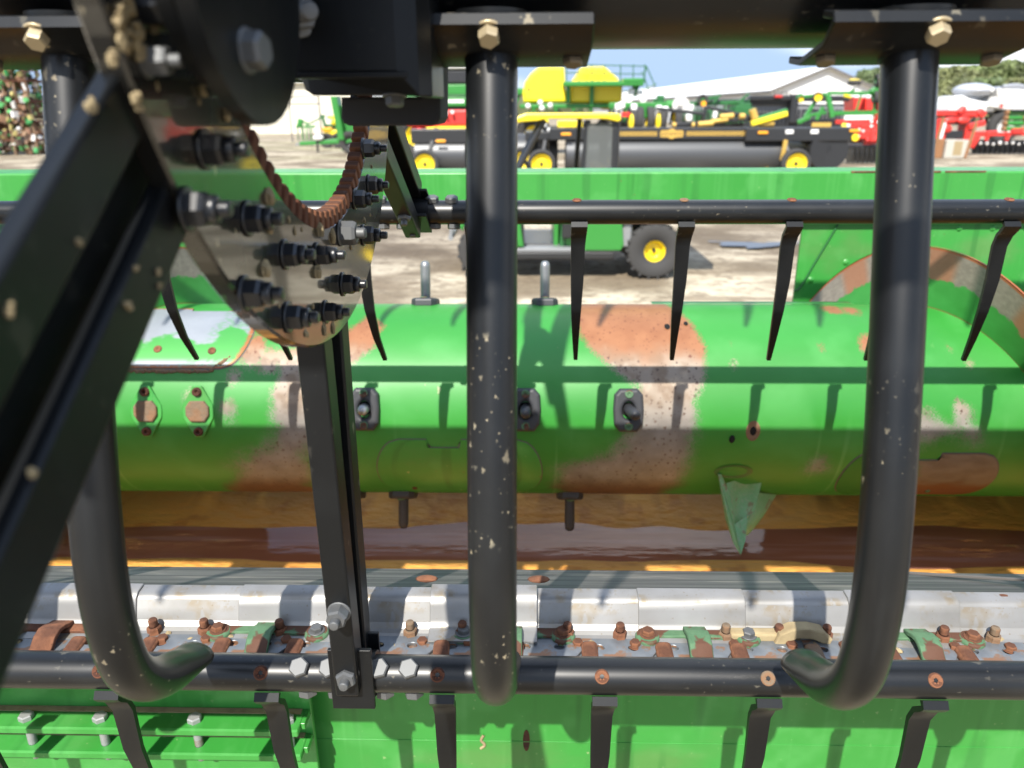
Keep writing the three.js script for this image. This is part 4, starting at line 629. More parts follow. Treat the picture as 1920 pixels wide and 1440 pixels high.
{ // utility vehicle, facing left; its side towards the camera at z = 0
  const F0 = 7.95, x0 = look(1228, 477, F0).x, o = thing('utility_vehicle', 'green utility vehicle with yellow roof and knobby rear tyre parked behind the header', 'utility vehicle', P(x0, 0, F0));
  for (const z of [-0.14, -1.26]) { wheelSet(o, 0, 0.292, z, 0.292, 0.27, 0.115, M.yellow, 'z', 18); wheelSet(o, -1.80, 0.28, z, 0.28, 0.22, 0.12, M.yellow, 'z', 16); }
  const side = (pts, z0, z1) => { const s = new THREE.Shape(pts.map((p) => new THREE.Vector2(...p))); return new THREE.ExtrudeGeometry(s, { depth: z1 - z0 - 0.03, bevelEnabled: true, bevelThickness: 0.015, bevelSize: 0.015, bevelOffset: -0.015, bevelSegments: 2 }).translate(0, 0, z0 + 0.015); };
  loc('chassis', [lbox(-1.9, 0.3, 0.26, 0.34, -1.2, -0.2, 0.02), lbox(-1.5, -0.42, 0.20, 0.285, -1.38, -0.02, 0.02)], M.yardBlack, o);
  loc('floor', lbox(-1.5, -0.42, 0.285, 0.325, -1.38, -0.02, 0.01), M.steelGrey, o);
  locs('body_side', [side([[-0.74, 0.30], [-0.36, 0.30], [-0.33, 0.36], [-0.36, 0.62], [-0.74, 0.66]], -0.12, 0.0), side([[-0.74, 0.30], [-0.36, 0.30], [-0.36, 0.62], [-0.74, 0.66]], -1.40, -1.28)], M.yardGreen, o);
  loc('seat_base', side([[-1.0, 0.32], [-0.5, 0.32], [-0.5, 0.64], [-0.98, 0.64]], -1.28, -0.16), M.yardGreenDark, o);
  locs('seat_front', [lbox(-1.06, -1.01, 0.32, 0.62, -1.2, -0.2, 0.01), lbox(-0.93, -0.80, 0.33, 0.6, -0.2, -0.14, 0.01)], M.yardGreen, o);
  loc('control_box', lbox(-0.98, -0.87, 0.42, 0.64, -0.15, -0.05, 0.02), M.yardBlack, o);
  for (const z of [-0.72, -0.2]) { const s = loc('seat', [lbox(-1.0, -0.55, 0.64, 0.74, z - 0.46, z, 0.04), lbox(-0.62, -0.5, 0.7, 1.15, z - 0.46, z, 0.04)], M.yellow, o); s.rotation.z = 0; }
  loc('fuel_tank', lbox(-0.35, -0.24, 0.32, 0.62, -0.35, -0.06, 0.03), M.steelGrey, o);
  loc('cargo_box', [lbox(-0.42, 0.62, 0.60, 0.64, -1.4, 0, 0.01), lbox(-0.42, 0.62, 0.62, 0.98, -0.04, 0, 0.012), lbox(-0.42, 0.62, 0.62, 0.98, -1.4, -1.36, 0.012), lbox(-0.42, -0.38, 0.62, 1.0, -1.36, -0.04, 0.012), lbox(0.58, 0.62, 0.62, 0.96, -1.36, -0.04, 0.012)], M.yardGreen, o);
  loc('hood', side([[-2.12, 0.52], [-2.10, 0.80], [-1.95, 0.94], [-1.55, 1.02], [-1.50, 0.62], [-1.62, 0.6], [-1.70, 0.66], [-1.86, 0.66], [-1.98, 0.56], [-2.05, 0.5]], -1.25, -0.15), M.yardGreen, o);
  locs('fender', [side([[-2.02, 0.50], [-1.98, 0.66], [-1.88, 0.74], [-1.66, 0.72], [-1.52, 0.60], [-1.44, 0.34], [-1.38, 0.34], [-1.46, 0.9], [-1.9, 0.84], [-2.08, 0.62]], -0.15, 0.0), side([[-2.02, 0.50], [-1.98, 0.66], [-1.88, 0.74], [-1.66, 0.72], [-1.52, 0.60], [-1.44, 0.34], [-1.38, 0.34], [-1.46, 0.9], [-1.9, 0.84], [-2.08, 0.62]], -1.4, -1.25)], M.yardGreen, o);
  loc('bumper', [rod([-2.16, 0.42, -1.3], [-2.16, 0.42, -0.1], 0.028), rod([-2.16, 0.42, -0.15], [-2.12, 0.74, -0.15], 0.022)], M.steelGrey, o);
  loc('dashboard', lbox(-1.56, -1.4, 0.66, 1.04, -1.3, -0.1, 0.04), M.yardBlack, o);
  loc('steering_wheel', new THREE.TorusGeometry(0.17, 0.017, 8, 24).rotateY(Math.PI / 2).rotateZ(0.5).translate(-1.3, 1.06, -0.4), M.yardBlack, o);
  // cab: posts, glass, roof
  const zf = -0.06, zb = -1.34; const post = [];
  for (const z of [zf, zb]) { post.push(rod([-1.52, 0.98, z], [-1.18, 1.60, z], 0.03), rod([-0.78, 0.9, z], [-0.74, 1.6, z], 0.03), rod([-0.46, 0.9, z], [-0.46, 1.6, z], 0.045), bar([-0.46, 0.64, z], [-0.46, 0.95, z], 0.07)); }
  post.push(rod([-1.18, 1.58, zf], [-1.18, 1.58, zb], 0.026), rod([-1.50, 1.0, zf], [-1.50, 1.0, zb], 0.026), bar([-1.45, 0.3, zf], [-1.52, 0.98, zf], 0.06), bar([-1.38, 0.34, zf], [-1.42, 0.66, zf], 0.03));
  loc('cab_frame', post, M.yardBlack, o);
  loc('front_pillar', bar([-1.49, 0.32, -0.03], [-1.54, 0.72, -0.03], 0.09, 0.04), M.yardGreen, o);
  const pane = (a, b, c, d) => { const g = new THREE.BufferGeometry(); g.setAttribute('position', new THREE.Float32BufferAttribute([...a, ...b, ...c, ...a, ...c, ...d], 3)); g.computeVertexNormals(); return g; };
  loc('windscreen', pane([-1.53, 1.0, zf], [-1.53, 1.0, zb], [-1.20, 1.58, zb], [-1.20, 1.58, zf]), M.glassGrey, o);
  loc('side_window', pane([-0.77, 0.66, zf + 0.03], [-0.48, 0.66, zf + 0.03], [-0.48, 1.57, zf + 0.03], [-0.74, 1.57, zf + 0.03]), M.glassDark, o);
  loc('rear_window', pane([-0.45, 1.0, zf], [-0.45, 1.0, zb], [-0.45, 1.57, zb], [-0.45, 1.57, zf]), M.glassGrey, o);
  loc('roof', side([[-1.50, 1.565], [-1.48, 1.625], [-1.36, 1.665], [-0.48, 1.665], [-0.43, 1.655], [-0.42, 1.60], [-0.45, 1.585], [-0.56, 1.61], [-1.16, 1.615], [-1.24, 1.595], [-1.40, 1.585]], -1.46, 0.04), M.yellow, o);
}
{ // land roller: three drums under a black frame with gold stripes
  const F0 = 21, x = (px) => LX(px, F0), y = (py, px = 1200) => LY(py, F0, px), o = thing('land_roller', 'long black land roller with gold stripes, yellow rims and smooth steel drums', 'land roller', P(0, 0, F0));
  const yc = 0.54, R = 0.52;
  const drumX = (a, b, z, r = R) => [rod([a, yc, z], [b, yc, z], r, 48)];
  loc('roller_drum', drumX(x(1062), x(1470), -0.2), M.drum, o);
  loc('roller_drum', drumX(x(778), x(872), -0.2), M.drum, o); loc('roller_drum', drumX(x(880), x(1050), -1.7), M.drum, o);
  const end = new V3(x(1550), yc + 0.14, 0.35), back = new V3(x(1515), yc + 0.14, -2.4);
  loc('roller_drum', cyl(end, back, R, 48), M.yardBlack, o); loc('end_cap', [cyl(end.clone().add(new V3(0.0, 0, 0.012)), end, R * 0.97, 40), ...[0, 1, 2, 3, 4].map((k) => cyl(end.clone().add(new V3(0.06 * (k % 2) - 0.02, 0.10 - 0.07 * (k >> 1), 0.03)), end.clone().add(new V3(0.06 * (k % 2) - 0.02, 0.10 - 0.07 * (k >> 1), 0.0)), 0.022, 8))], M.yardBlack, o);
  const fr = loc('frame', [lbox(x(1030), x(1590), y(262), y(239), -0.12, 0.25, 0.03), lbox(x(772), x(880), y(268), y(240), -0.12, 0.25, 0.03), lbox(x(985), x(1105), y(262), y(246), -1.5, 0.1, 0.03), lbox(x(1392), x(1592), y(265), y(240), -0.3, 0.42, 0.03)], M.yardBlack, o);
  const line = (a, b, k, n = 3) => lbox(x(a), x(b), y(247.2 + k * 2.9) - 0.014, y(247.2 + k * 2.9) + 0.009, 0.252, 0.258, 0.001);
  for (const [a, b] of [[1146, 1230], [1284, 1392]]) for (let k = 0; k < 3; k++) loc('gold_stripe', line(a, b, k), M.gold, fr);
  const es = new THREE.Shape(), ex = x(1257), ey = y(250.5), w = 0.33, h = 0.082; es.moveTo(ex - w + 0.05, ey - h); es.lineTo(ex - 0.09, ey - h); es.absarc(ex, ey, 0.125, 225 * rad, 315 * rad); es.lineTo(ex + w - 0.05, ey - h); es.quadraticCurveTo(ex + w, ey, ex + w - 0.05, ey + h); es.lineTo(ex + 0.09, ey + h); es.absarc(ex, ey, 0.125, 45 * rad, 135 * rad); es.lineTo(ex - w + 0.05, ey + h); es.quadraticCurveTo(ex - w, ey, ex - w + 0.05, ey - h);
  loc('emblem', new THREE.ExtrudeGeometry(es, { depth: 0.01, bevelEnabled: false }).translate(0, 0, 0.252), M.gold, fr);
  const em = []; for (let k = 0; k < 7; k++) { const q = ex - 0.25 + k * 0.083; em.push(lbox(q - 0.022, q - 0.012, ey - 0.045, ey + 0.045, 0.262, 0.266, 0), lbox(q + 0.010, q + 0.020, ey - 0.045, ey + 0.045, 0.262, 0.266, 0), lbox(q - 0.02, q + 0.018, ey - 0.006 + (k % 3 - 1) * 0.03, ey + 0.005 + (k % 3 - 1) * 0.03, 0.262, 0.2655, 0)); }
  loc('emblem_letters', em, M.yardBlack, fr);
  for (const [px, z] of [[800, 0.6], [1015, 0.65], [1481, 0.75]]) wheelSet(o, x(px), 0.372, z, 0.37, 0.26, 0.265);
  wheelSet(o, x(978), 0.372, -0.6, 0.37, 0.26, 0.25);
  locs('wheel_arm', [bar([x(1478), 0.4, 0.55], [x(1466), y(262), 0.3], 0.09), bar([x(1015), 0.4, 0.5], [x(1022), y(262), 0.2], 0.09), bar([x(800), 0.4, 0.5], [x(812), y(262), 0.2], 0.09)], M.yardBlack, o);
  locs('wheel_leg', [bar([x(1465), y(262), 0.46], [x(1462), y(300), 0.46], 0.1), bar([x(1432), 0.02, 0.3], [x(1442), 0.24, 0.3], 0.08)], M.gold, o);
  for (const [px, py] of [[1060, 250], [829, 262], [1422, 248.5], [1590, 245.5]]) loc('marker_lamp', lbox(x(px) - 0.13, x(px) + 0.13, y(py) - 0.035, y(py) + 0.035, 0.43, 0.47, 0.02), M.amber, o);
  loc('reflector', [rod([x(1593), y(258), 0.43], [x(1593), y(258), 0.46], 0.09, 16)], M.yellow, o);
  for (const px of [1471, 1517]) loc('badge', lbox(x(px) - 0.1, x(px) + 0.1, y(247) - 0.05, y(247) + 0.05, 0.43, 0.437, 0.004), M.white, o);
  loc('gold_letter_plate', lbox(x(1516), x(1552), y(239), y(231), 0.2, 0.215, 0.004), M.gold, o);
  // drawbar and hydraulics above the frame
  locs('hitch_bar', [bar([x(1265), y(236), -0.5], [x(1428), y(222), -0.3], 0.1), bar([x(1330), y(201), -0.6], [x(1420), y(222), -0.4], 0.09), bar([x(1330), y(201), -0.6], [x(1328), y(236), -0.6], 0.09), bar([x(1240), y(204), -1.0], [x(1330), y(214), -0.6], 0.09), rod([x(1060), y(238), -0.2], [x(1100), y(232), -0.3], 0.08)], M.yardBlack, o);
  for (const [a, b, ya, yb, r] of [[1310, 1338, 234, 232, 0.075], [1334, 1365, 229, 225, 0.06], [1350, 1375, 220, 218, 0.075], [1262, 1268, 235, 235, 0.07], [1298, 1303, 235, 235, 0.07], [1386, 1396, 219, 219, 0.075], [1425, 1452, 234, 233, 0.07], [1409, 1416, 206, 224, 0.1]]) loc('cylinder', rod([x(a), y(ya), -0.1], [x(b), y(yb) + 0.001, -0.1], r, 12), M.gold, o);
  loc('lift_beam', [bar([x(1408), y(233), -0.05], [x(1474), y(214), -0.05], 0.16, 0.13)], M.yellow, o); loc('lift_cover', [bar([x(1416), y(225), -0.1], [x(1474), y(208), -0.1], 0.14, 0.10)], M.yardGreen, o);
  loc('lamp_bracket', [lbox(x(1045), x(1092), y(238), y(226), -0.1, 0.1), bar([x(1012), y(230), -0.2], [x(1028), y(224), -0.2], 0.12)], M.yellow, o);
  loc('reel_stand', [rod([x(1020), y(282), -0.3], [x(1020), y(262), -0.3], 0.14), lbox(x(1004), x(1050), y(262), y(236), -0.5, -0.2)], M.yardBlack, o);
  locs('hose_coupler', [[1014, 246], [1030, 243], [1038, 246], [1022, 234]].map(([a, b]) => new THREE.SphereGeometry(0.06, 10, 8).translate(x(a), y(b), -0.15)), M.white, o);
}
{ // air cart with two yellow tanks
  const F0 = 32, x = (px) => LX(px, F0), y = (py, px = 1080) => LY(py, F0, px), o = thing('air_cart', 'green air cart with two big yellow plastic tanks and a railed walkway', 'air cart', P(0, 0, F0));
  const side = (pts, z0, z1, b = 0.12) => new THREE.ExtrudeGeometry(new THREE.Shape(pts.map(([a, c]) => new THREE.Vector2(x(a), y(c)))), { depth: z1 - z0 - 2 * b, bevelEnabled: true, bevelThickness: b, bevelSize: b, bevelOffset: -b, bevelSegments: 4 }).translate(0, 0, z0 + b);
  const t1 = loc('tank', side([[982, 192], [980, 175], [984, 155], [994, 140], [1010, 126], [1054, 126], [1056, 150], [1061, 192]], -1.4, 0.9), M.tank, o);
  loc('tank_lid', rod([x(1030), y(126), -0.3], [x(1030), y(123.5), -0.3], 0.35, 20), M.tank, t1); loc('tank_sticker', lbox(x(990), x(993), y(172), y(165), 0.9, 0.908, 0), M.yardBlack, t1);
  const t2 = loc('tank', side([[1066, 194], [1066, 158], [1078, 142], [1086, 127], [1126, 127], [1150, 148], [1160, 165], [1160, 194]], -1.4, 0.85), M.tank, o);
  locs('tank_rib', [1093, 1104, 1114].map((a) => lbox(x(a), x(a) + 0.05, y(152), y(130), 0.84, 0.88)), M.tank, t2);
  loc('walkway', [lbox(x(1051), x(1192), y(164), y(155), 0.9, 1.7, 0.04), lbox(x(1156), x(1190), y(160), y(150), 0.3, 1.7, 0.04), bar([x(1182), y(160), 1.2], [x(1176), y(182), 1.2], 0.25)], M.yardGreen, o);
  const rail = []; const rl = (a, b, z = 1.65) => rail.push(rod([x(a[0]), y(a[1]), z], [x(b[0]), y(b[1]), z], 0.022, 6));
  rl([1055, 125], [1195, 129]); rl([1055, 140], [1190, 143]); for (const a of [1056, 1078, 1100, 1122, 1150, 1172, 1192]) rl([a, 126], [a + 1, 158]); rl([1195, 129], [1190, 160]); rl([1195, 129], [1212, 165]); rl([1188, 138], [1204, 180]); rl([1192, 170], [1214, 160]);
  loc('railing', rail, M.yardGreenDark, o);
  loc('tank_frame', [lbox(x(975), x(1165), y(203), y(195), -1.2, 1.0, 0.04), ...[1000, 1040, 1072, 1104, 1140].map((a) => bar([x(a), y(208), 0.9], [x(a), y(196), 0.9], 0.14)), bar([x(1062), y(194), 1.0], [x(1062), y(160), 1.0], 0.16), bar([x(1104), y(200), 1.0], [x(1104), y(158), 1.0], 0.16), lbox(x(955), x(985), y(178), y(165), -0.8, 0.4, 0.05), bar([x(960), y(205), 0.2], [x(978), y(168), 0.2], 0.14)], M.yardGreen, o);
  locs('meter', [[990, 199], [1012, 193], [1015, 203], [1030, 198]].map(([a, b]) => new THREE.SphereGeometry(0.11, 10, 8).translate(x(a), y(b), 1.0)), M.white, o);
  locs('hopper_bottom', [lbox(x(990), x(1010), y(206), y(192), -0.5, 0.6, 0.05), lbox(x(1126), x(1140), y(206), y(194), -0.5, 0.6, 0.05)], M.tankDeep, o);
  locs('air_duct', [bar([x(1168), y(196), 1.3], [x(1174), y(168), 1.3], 0.22), bar([x(1186), y(172), 1.3], [x(1196), y(194), 1.3], 0.22)], M.white, o);
  wheelSet(o, x(963), y(140), -0.6, 0.24, 0.2, 0.1, M.yardBlack, 'x'); wheelSet(o, x(1000), 0.75, -0.6, 0.75, 0.5, 0.35); wheelSet(o, x(1150), 0.75, -0.6, 0.75, 0.5, 0.35);
}
const R5 = rng(505);
{ // planter bar with seed hoppers and ribbed wheels
  const F0 = 29, x = (px) => LX(px, F0), y = (py) => LY(py, F0), o = thing('row_planter', 'green row planter with ribbed dark wheels, yellow hubs and pale hoppers behind the land roller', 'planter', P(0, 0, F0));
  loc('tool_bar', [lbox(x(1140), x(1264), y(203), y(192), -0.3, 0.1, 0.04), bar([x(1204), y(222), 0], [x(1204), y(192), 0], 0.3), lbox(x(1166), x(1172), y(228), y(200), 0, 0.3), rod([x(1245), y(197), 0.05], [x(1263), y(197), 0.05], 0.17, 14)], M.yardGreen, o);
  for (const a of [1184, 1196, 1216, 1238, 1267]) wheelSet(o, x(a), y(224), 0.2, 0.44, 0.26, 0.26, M.yellow, 'x');
  for (const a of [1180, 1229]) loc('gauge_disc', new THREE.SphereGeometry(0.3, 16, 10).scale(0.32, 1, 0.5).translate(x(a), y(229), 0.55), M.yellow, o);
  for (const [a, b] of [[1155, 199], [1162, 196], [1184, 200], [1230, 203], [1242, 205], [1286, 220], [1268, 192]]) loc('seed_hopper', lbox(x(a) - 0.11, x(a) + 0.11, y(b) - 0.14, y(b) + 0.1, 0.2, 0.5, 0.06), M.white, o);
  loc('press_wheel', rod([x(1270), y(198), 0.3], [x(1270), y(198), 0.42], 0.3, 20), M.alu, o);
  loc('warning_plate', lbox(x(1161), x(1177), y(219), y(210), 0.5, 0.53), M.red, o);
  locs('row_unit', Array.from({ length: 16 }, (_, k) => bar([x(1140 + k * 9), y(235), -0.4 + R5() * 0.6], [x(1142 + k * 9), y(205), -0.3 + R5() * 0.6], 0.07)), M.yardBlack, o);
  loc('marker_arm', [bar([x(1225), y(188), -0.5], [x(1275), y(196), -0.5], 0.1), bar([x(1232), y(186), -0.5], [x(1246), y(186), -0.5], 0.28)], M.yardGreenDark, o);
}
{ // mid green cultivator, folded
  const F0 = 31, x = (px) => LX(px, F0), y = (py) => LY(py, F0), o = thing('folded_cultivator', 'dark green folded cultivator with upright arms between the planter and the black drill', 'cultivator', P(0, 0, F0));
  const g = [bar([x(1270), y(196), 0], [x(1400), y(192), 0], 0.16), bar([x(1300), y(190), 0.2], [x(1340), y(182), 0.2], 0.12), bar([x(1330), y(194), 0.3], [x(1342), y(178), 0.3], 0.08), bar([x(1374), y(194), 0.3], [x(1394), y(177), 0.3], 0.08), bar([x(1370), y(206), 0.2], [x(1410), y(212), 0.2], 0.34), bar([x(1376), y(200), 0.2], [x(1400), y(203), 0.2], 0.3), bar([x(1275), y(214), 0], [x(1360), y(206), 0], 0.1)];
  for (let k = 0; k < 22; k++) { const a = 1272 + k * 6; g.push(bar([x(a), y(228 + 6 * R5()), 0.1 * k % 0.5], [x(a + 3 * R5()), y(196 + 6 * R5()), 0.1], 0.05)); }
  loc('frame', g, M.yardGreenDark, o); loc('seed_box', lbox(x(1268), x(1400), y(240), y(206), -1.1, -0.6, 0.05), M.yardBlack, o);
  locs('shank', Array.from({ length: 18 }, (_, k) => bar([x(1276 + k * 7), y(238), -0.3], [x(1280 + k * 7), y(214), -0.1], 0.05)), M.yardBlack, o);
  wheelSet(o, x(1311), y(188), 0.2, 0.21, 0.16, 0.1, M.yardBlack); loc('reflector', rod([x(1312), y(195), 0.35], [x(1312), y(195), 0.38], 0.1, 14), M.amber, o);
  locs('seed_tube', [bar([x(1289), y(210), 0.3], [x(1290), y(196), 0.3], 0.18), bar([x(1334), y(222), 0.3], [x(1336), y(206), 0.3], 0.16), lbox(x(1280), x(1290), y(224), y(214), 0.2, 0.4, 0.05)], M.white, o);
  wheelSet(o, x(1340), 0.4, -0.8, 0.4, 0.25, 0.2);
}
{ // black folded drill
  const F0 = 34, x = (px) => LX(px, F0), y = (py) => LY(py, F0), o = thing('folded_drill', 'long black folded seed drill in front of the white barn', 'seed drill', P(0, 0, F0));
  loc('main_beam', [lbox(x(1330), x(1490), y(198), y(186), -0.5, 0, 0.05), lbox(x(1400), x(1480), y(190), y(180), -0.4, 0.2, 0.05), lbox(x(1475), x(1585), y(192), y(181), -0.3, 0.1, 0.05), lbox(x(1474), x(1488), y(232), y(178), -0.2, 0.3, 0.05)], M.yardBlack, o);
  loc('wing_panel', [lbox(x(1400), x(1478), y(214), y(196), -0.6, -0.2, 0.05), lbox(x(1490), x(1580), y(226), y(196), -0.5, -0.1, 0.05)], M.steelGrey, o);
  loc('lower_panel', [lbox(x(1392), x(1590), y(242), y(212), -0.9, -0.5, 0.05)], M.yardBlack, o);
  loc('rail', [lbox(x(1502), x(1545), y(197), y(195.5), 0.1, 0.18, 0)], M.alu, o);
  locs('coulter_arm', Array.from({ length: 26 }, (_, k) => bar([x(1396 + k * 7), y(238), 0.1], [x(1397 + k * 7), y(206), 0.0], 0.09)), M.yardBlack, o);
  const th = []; for (let k = 0; k < 14; k++) { const a = 1444 + k * 2.4; th.push(rod([x(a), y(182), 0], [x(a + 3 * (R5() - 0.5)), y(170 + 5 * R5()), 0], 0.018, 5)); } loc('tine_rack', th, M.trim, o);
  loc('coupling', lbox(x(1442), x(1455), y(184), y(180), 0.2, 0.4), M.red, o);
  wheelSet(o, x(1420), 0.45, -0.9, 0.45, 0.3, 0.2, M.yardBlack); wheelSet(o, x(1560), 0.45, -0.9, 0.45, 0.3, 0.2, M.yardBlack);
}
{ // light green field cultivator with small yellow-hubbed wheels
  const F0 = 28, x = (px) => LX(px, F0), y = (py) => LY(py, F0), o = thing('field_cultivator', 'bright green field cultivator frame with small yellow-hubbed wheels held high', 'cultivator', P(0, 0, F0));
  loc('frame', [bar([x(1543), y(178), 0], [x(1556), y(222), 0.1], 0.16), bar([x(1543), y(176), 0], [x(1660), y(177), 0], 0.11), bar([x(1555), y(214), 0.1], [x(1660), y(213), 0.1], 0.14), bar([x(1494), y(231), 0], [x(1516), y(220), 0], 0.14), bar([x(1506), y(222), 0], [x(1522), y(192), 0], 0.12), bar([x(1512), y(218), 0], [x(1545), y(212), 0], 0.1), bar([x(1528), y(226), 0], [x(1538), y(202), 0], 0.12), bar([x(1490), y(184), -0.2], [x(1545), y(178), -0.2], 0.1), bar([x(1494), y(188), -0.2], [x(1500), y(178), -0.2], 0.16), bar([x(1600), y(213), 0], [x(1606), y(178), 0], 0.06), bar([x(1634), y(213), 0], [x(1630), y(178), 0], 0.08), bar([x(1584), y(176), 0], [x(1592), y(168), 0], 0.08), bar([x(1624), y(178), 0], [x(1640), y(162), 0], 0.26)], M.yardGreen, o);
  for (const [px, py, r] of [[1523, 184, 0.17], [1492, 188, 0.11]]) wheelSet(o, x(px), y(py), 0.15, r, 0.14, r * 0.78);
  const up = new V3(x(1590), y(157), 0.0); loc('gauge_wheel', lathe([[0.1, -0.08], [0.2, -0.08], [0.215, -0.03], [0.215, 0.05], [0.18, 0.08]], 28).translate(up.x, up.y, up.z), M.tyre, o); loc('gauge_rim', lathe([[0, 0.085], [0.17, 0.085], [0.18, 0.06], [0.18, -0.05]], 24).rotateX(0.25).translate(up.x, up.y + 0.01, up.z + 0.02), M.yellow, o);
  for (const [px, py] of [[1634, 153], [1634, 184]]) wheelSet(o, x(px), y(py), 0.1, 0.2, 0.3, 0.1, M.yardGreen, 'x');
  loc('hydraulic', [rod([x(1572), y(181), 0.1], [x(1585), y(184), 0.1], 0.05)], M.yellow, o);
}
const clutter = (n, fn, seed) => { const r = rng(seed), l = []; for (let k = 0; k < n; k++) l.push(fn(r, k)); return l; };
{ // red seeder tank behind and red tillage tool
  let F0 = 36, x = (px) => LX(px, F0), y = (py) => LY(py, F0); let o = thing('red_spreader', 'red hopper spreader with pale lids behind the bright green cultivator frame', 'spreader', P(0, 0, F0));
  const hop = (a, b) => exX([[x(a), y(186)], [x(b), y(186)], [x(b - 5), y(209)], [x(a + 3), y(209)]], -0.6, 0.6, 0.04);
  loc('hopper', hop(1583, 1602), M.red, o); loc('hopper', hop(1604, 1627), M.red, o); loc('hopper', hop(1629, 1648), M.redDark, o);
  locs('lid', [lbox(x(1584), x(1602), y(186), y(181), -0.6, 0.6, 0.08), lbox(x(1605), x(1617), y(188), y(179), -0.6, 0.6, 0.08)], M.white, o);
  loc('chassis', [lbox(x(1578), x(1650), y(214), y(209), -0.5, 0.5), lbox(x(1590), x(1640), 0.4, 0.6, -0.5, 0.5)], M.redDark, o); wheelSet(o, x(1600), 0.45, 0.2, 0.45, 0.3, 0.2, M.yardBlack); wheelSet(o, x(1645), 0.45, 0.2, 0.45, 0.3, 0.2, M.yardBlack);
  F0 = 26; o = thing('red_tillage_tool', 'bright red tillage tool standing just right of the land roller end', 'tillage tool', P(0, 0, F0));
  const g = [bar([x(1565), y(230), 0], [x(1660), y(229), 0], 0.12), bar([x(1590), y(236), 0.2], [x(1660), y(238), 0.2], 0.16), bar([x(1602), y(252), 0.2], [x(1660), y(256), 0.2], 0.3), bar([x(1620), y(268), 0.1], [x(1660), y(262), 0.1], 0.2), lbox(x(1610), x(1626), y(262), y(234), 0, 0.3), lbox(x(1636), x(1650), y(264), y(215), 0, 0.3)];
  for (let k = 0; k < 9; k++) g.push(bar([x(1600 + k * 7), y(266), R5() * 0.4], [x(1602 + k * 7), y(238), R5() * 0.4], 0.09)); loc('frame', g, M.red, o);
  locs('disc', Array.from({ length: 8 }, (_, k) => rod([x(1596 + 9 * k), 0.28, 0.1], [x(1597 + 9 * k), 0.28, 0.1], 0.27, 18)), M.yardBlack, o); loc('skid', lbox(x(1592), x(1660), y(278), y(272), -0.2, 0.2), M.yardBlack, o);
  locs('bolt_boss', clutter(8, (r) => new THREE.SphereGeometry(0.05, 8, 6).translate(x(1596 + 50 * r()), y(222 + 36 * r()), 0.32), 8), M.white, o);
  for (const [a, b] of [[1574, 237], [1596, 258]]) loc('reflector', new THREE.SphereGeometry(0.09, 10, 8).scale(1, 1, 0.3).translate(x(a), y(b), 0.36), M.yellow, o);
  // right of the near tube
  F0 = 30; o = thing('red_mower', 'red mower conditioner with black rubber pads between two wooden posts at the right', 'mower', P(0, 0, F0));
  loc('body', [bar([x(1745), y(214), 0], [x(1832), y(214), 0], 0.2), bar([x(1790), y(206), 0.1], [x(1796), y(212), 0.1], 0.3), bar([x(1826), y(220), 0.1], [x(1834), y(210), 0.1], 0.3), lbox(x(1750), x(1772), y(270), y(224), -0.4, 0.2), lbox(x(1806), x(1822), y(276), y(236), -0.4, 0.2), bar([x(1808), y(240), 0.2], [x(1838), y(232), 0.2], 0.2), bar([x(1780), y(224), 0.1], [x(1826), y(218), 0.1], 0.16)], M.red, o);
  loc('guard', [lbox(x(1768), x(1806), y(236), y(220), -0.2, 0.1), lbox(x(1770), x(1802), y(262), y(247), -0.3, 0.25), bar([x(1770), y(221), 0.15], [x(1820), y(221), 0.15], 0.06), bar([x(1820), y(222), 0.15], [x(1806), y(238), 0.15], 0.07)], M.yardBlack, o);
  locs('fender', [new THREE.SphereGeometry(0.2, 12, 8).scale(1.3, 0.6, 0.5).translate(x(1774), y(228), 0.2), new THREE.SphereGeometry(0.2, 12, 8).scale(1.2, 0.7, 0.5).translate(x(1798), y(228), 0.2), new THREE.SphereGeometry(0.2, 12, 8).scale(1, 0.8, 0.5).translate(x(1770), y(244), 0.2)], M.red, o); loc('stand', bar([x(1760), y(262), 0.25], [x(1763), y(232), 0.25], 0.1), M.white, o);
  for (const [a, b, y0] of [[1766, 1757, 222], [1829, 1820, 232]]) { const p = thing('wooden_post', a < 1800 ? 'brown wooden post left of the concrete block by the red mower' : 'brown leaning wooden post right of the concrete block by the red mower', 'post', P(LX(b, 28.5), 0, 28.5)); loc('post', rod([0, 0, 0], [LX(a, 28.5) - LX(b, 28.5), LY(y0, 28.5), 0], 0.055, 8), M.wood, p); }
  { const p = thing('concrete_block', 'pale concrete block on the gravel below the red mower', 'block', P(LX(1794, 28.8), 0, 28.8)); loc('block', lbox(-0.42, 0.42, 0, LY(264, 28.8), -0.3, 0.3, 0.02), M.concrete, p); loc('band', lbox(-0.14, 0.16, 0.1, LY(266, 28.8), 0.3, 0.306, 0), M.mud, p); loc('skid', [lbox(-0.75, -0.44, 0, LY(262, 28.8), -0.3, 0.2, 0.02)], M.wood, p); }
  F0 = 31; o = thing('disc_harrow', 'red disc harrow with dark discs at the right edge below the grain trailer', 'disc harrow', P(0, 0, F0));
  loc('frame', [bar([x(1825), y(254), 0], [x(1870), y(252), 0], 0.2), bar([x(1870), y(254), 0], [x(1990), y(252), 0], 0.14), bar([x(1895), y(248), 0.1], [x(1915), y(248), 0.1], 0.2), bar([x(1822), y(278), 0.1], [x(1832), y(256), 0.1], 0.24), ...[1850, 1888, 1930, 1960].map((a) => bar([x(a), y(266), 0.1], [x(a + 3), y(252), 0.1], 0.12))], M.red, o);
  for (let k = 0; k < 15; k++) loc('disc', cyl(new V3(x(1834 + 9.5 * k), 0.27, 0.05), new V3(x(1834 + 9.5 * k) + 0.012, 0.27, 0.07), 0.26, 20), M.yardBlack, o);
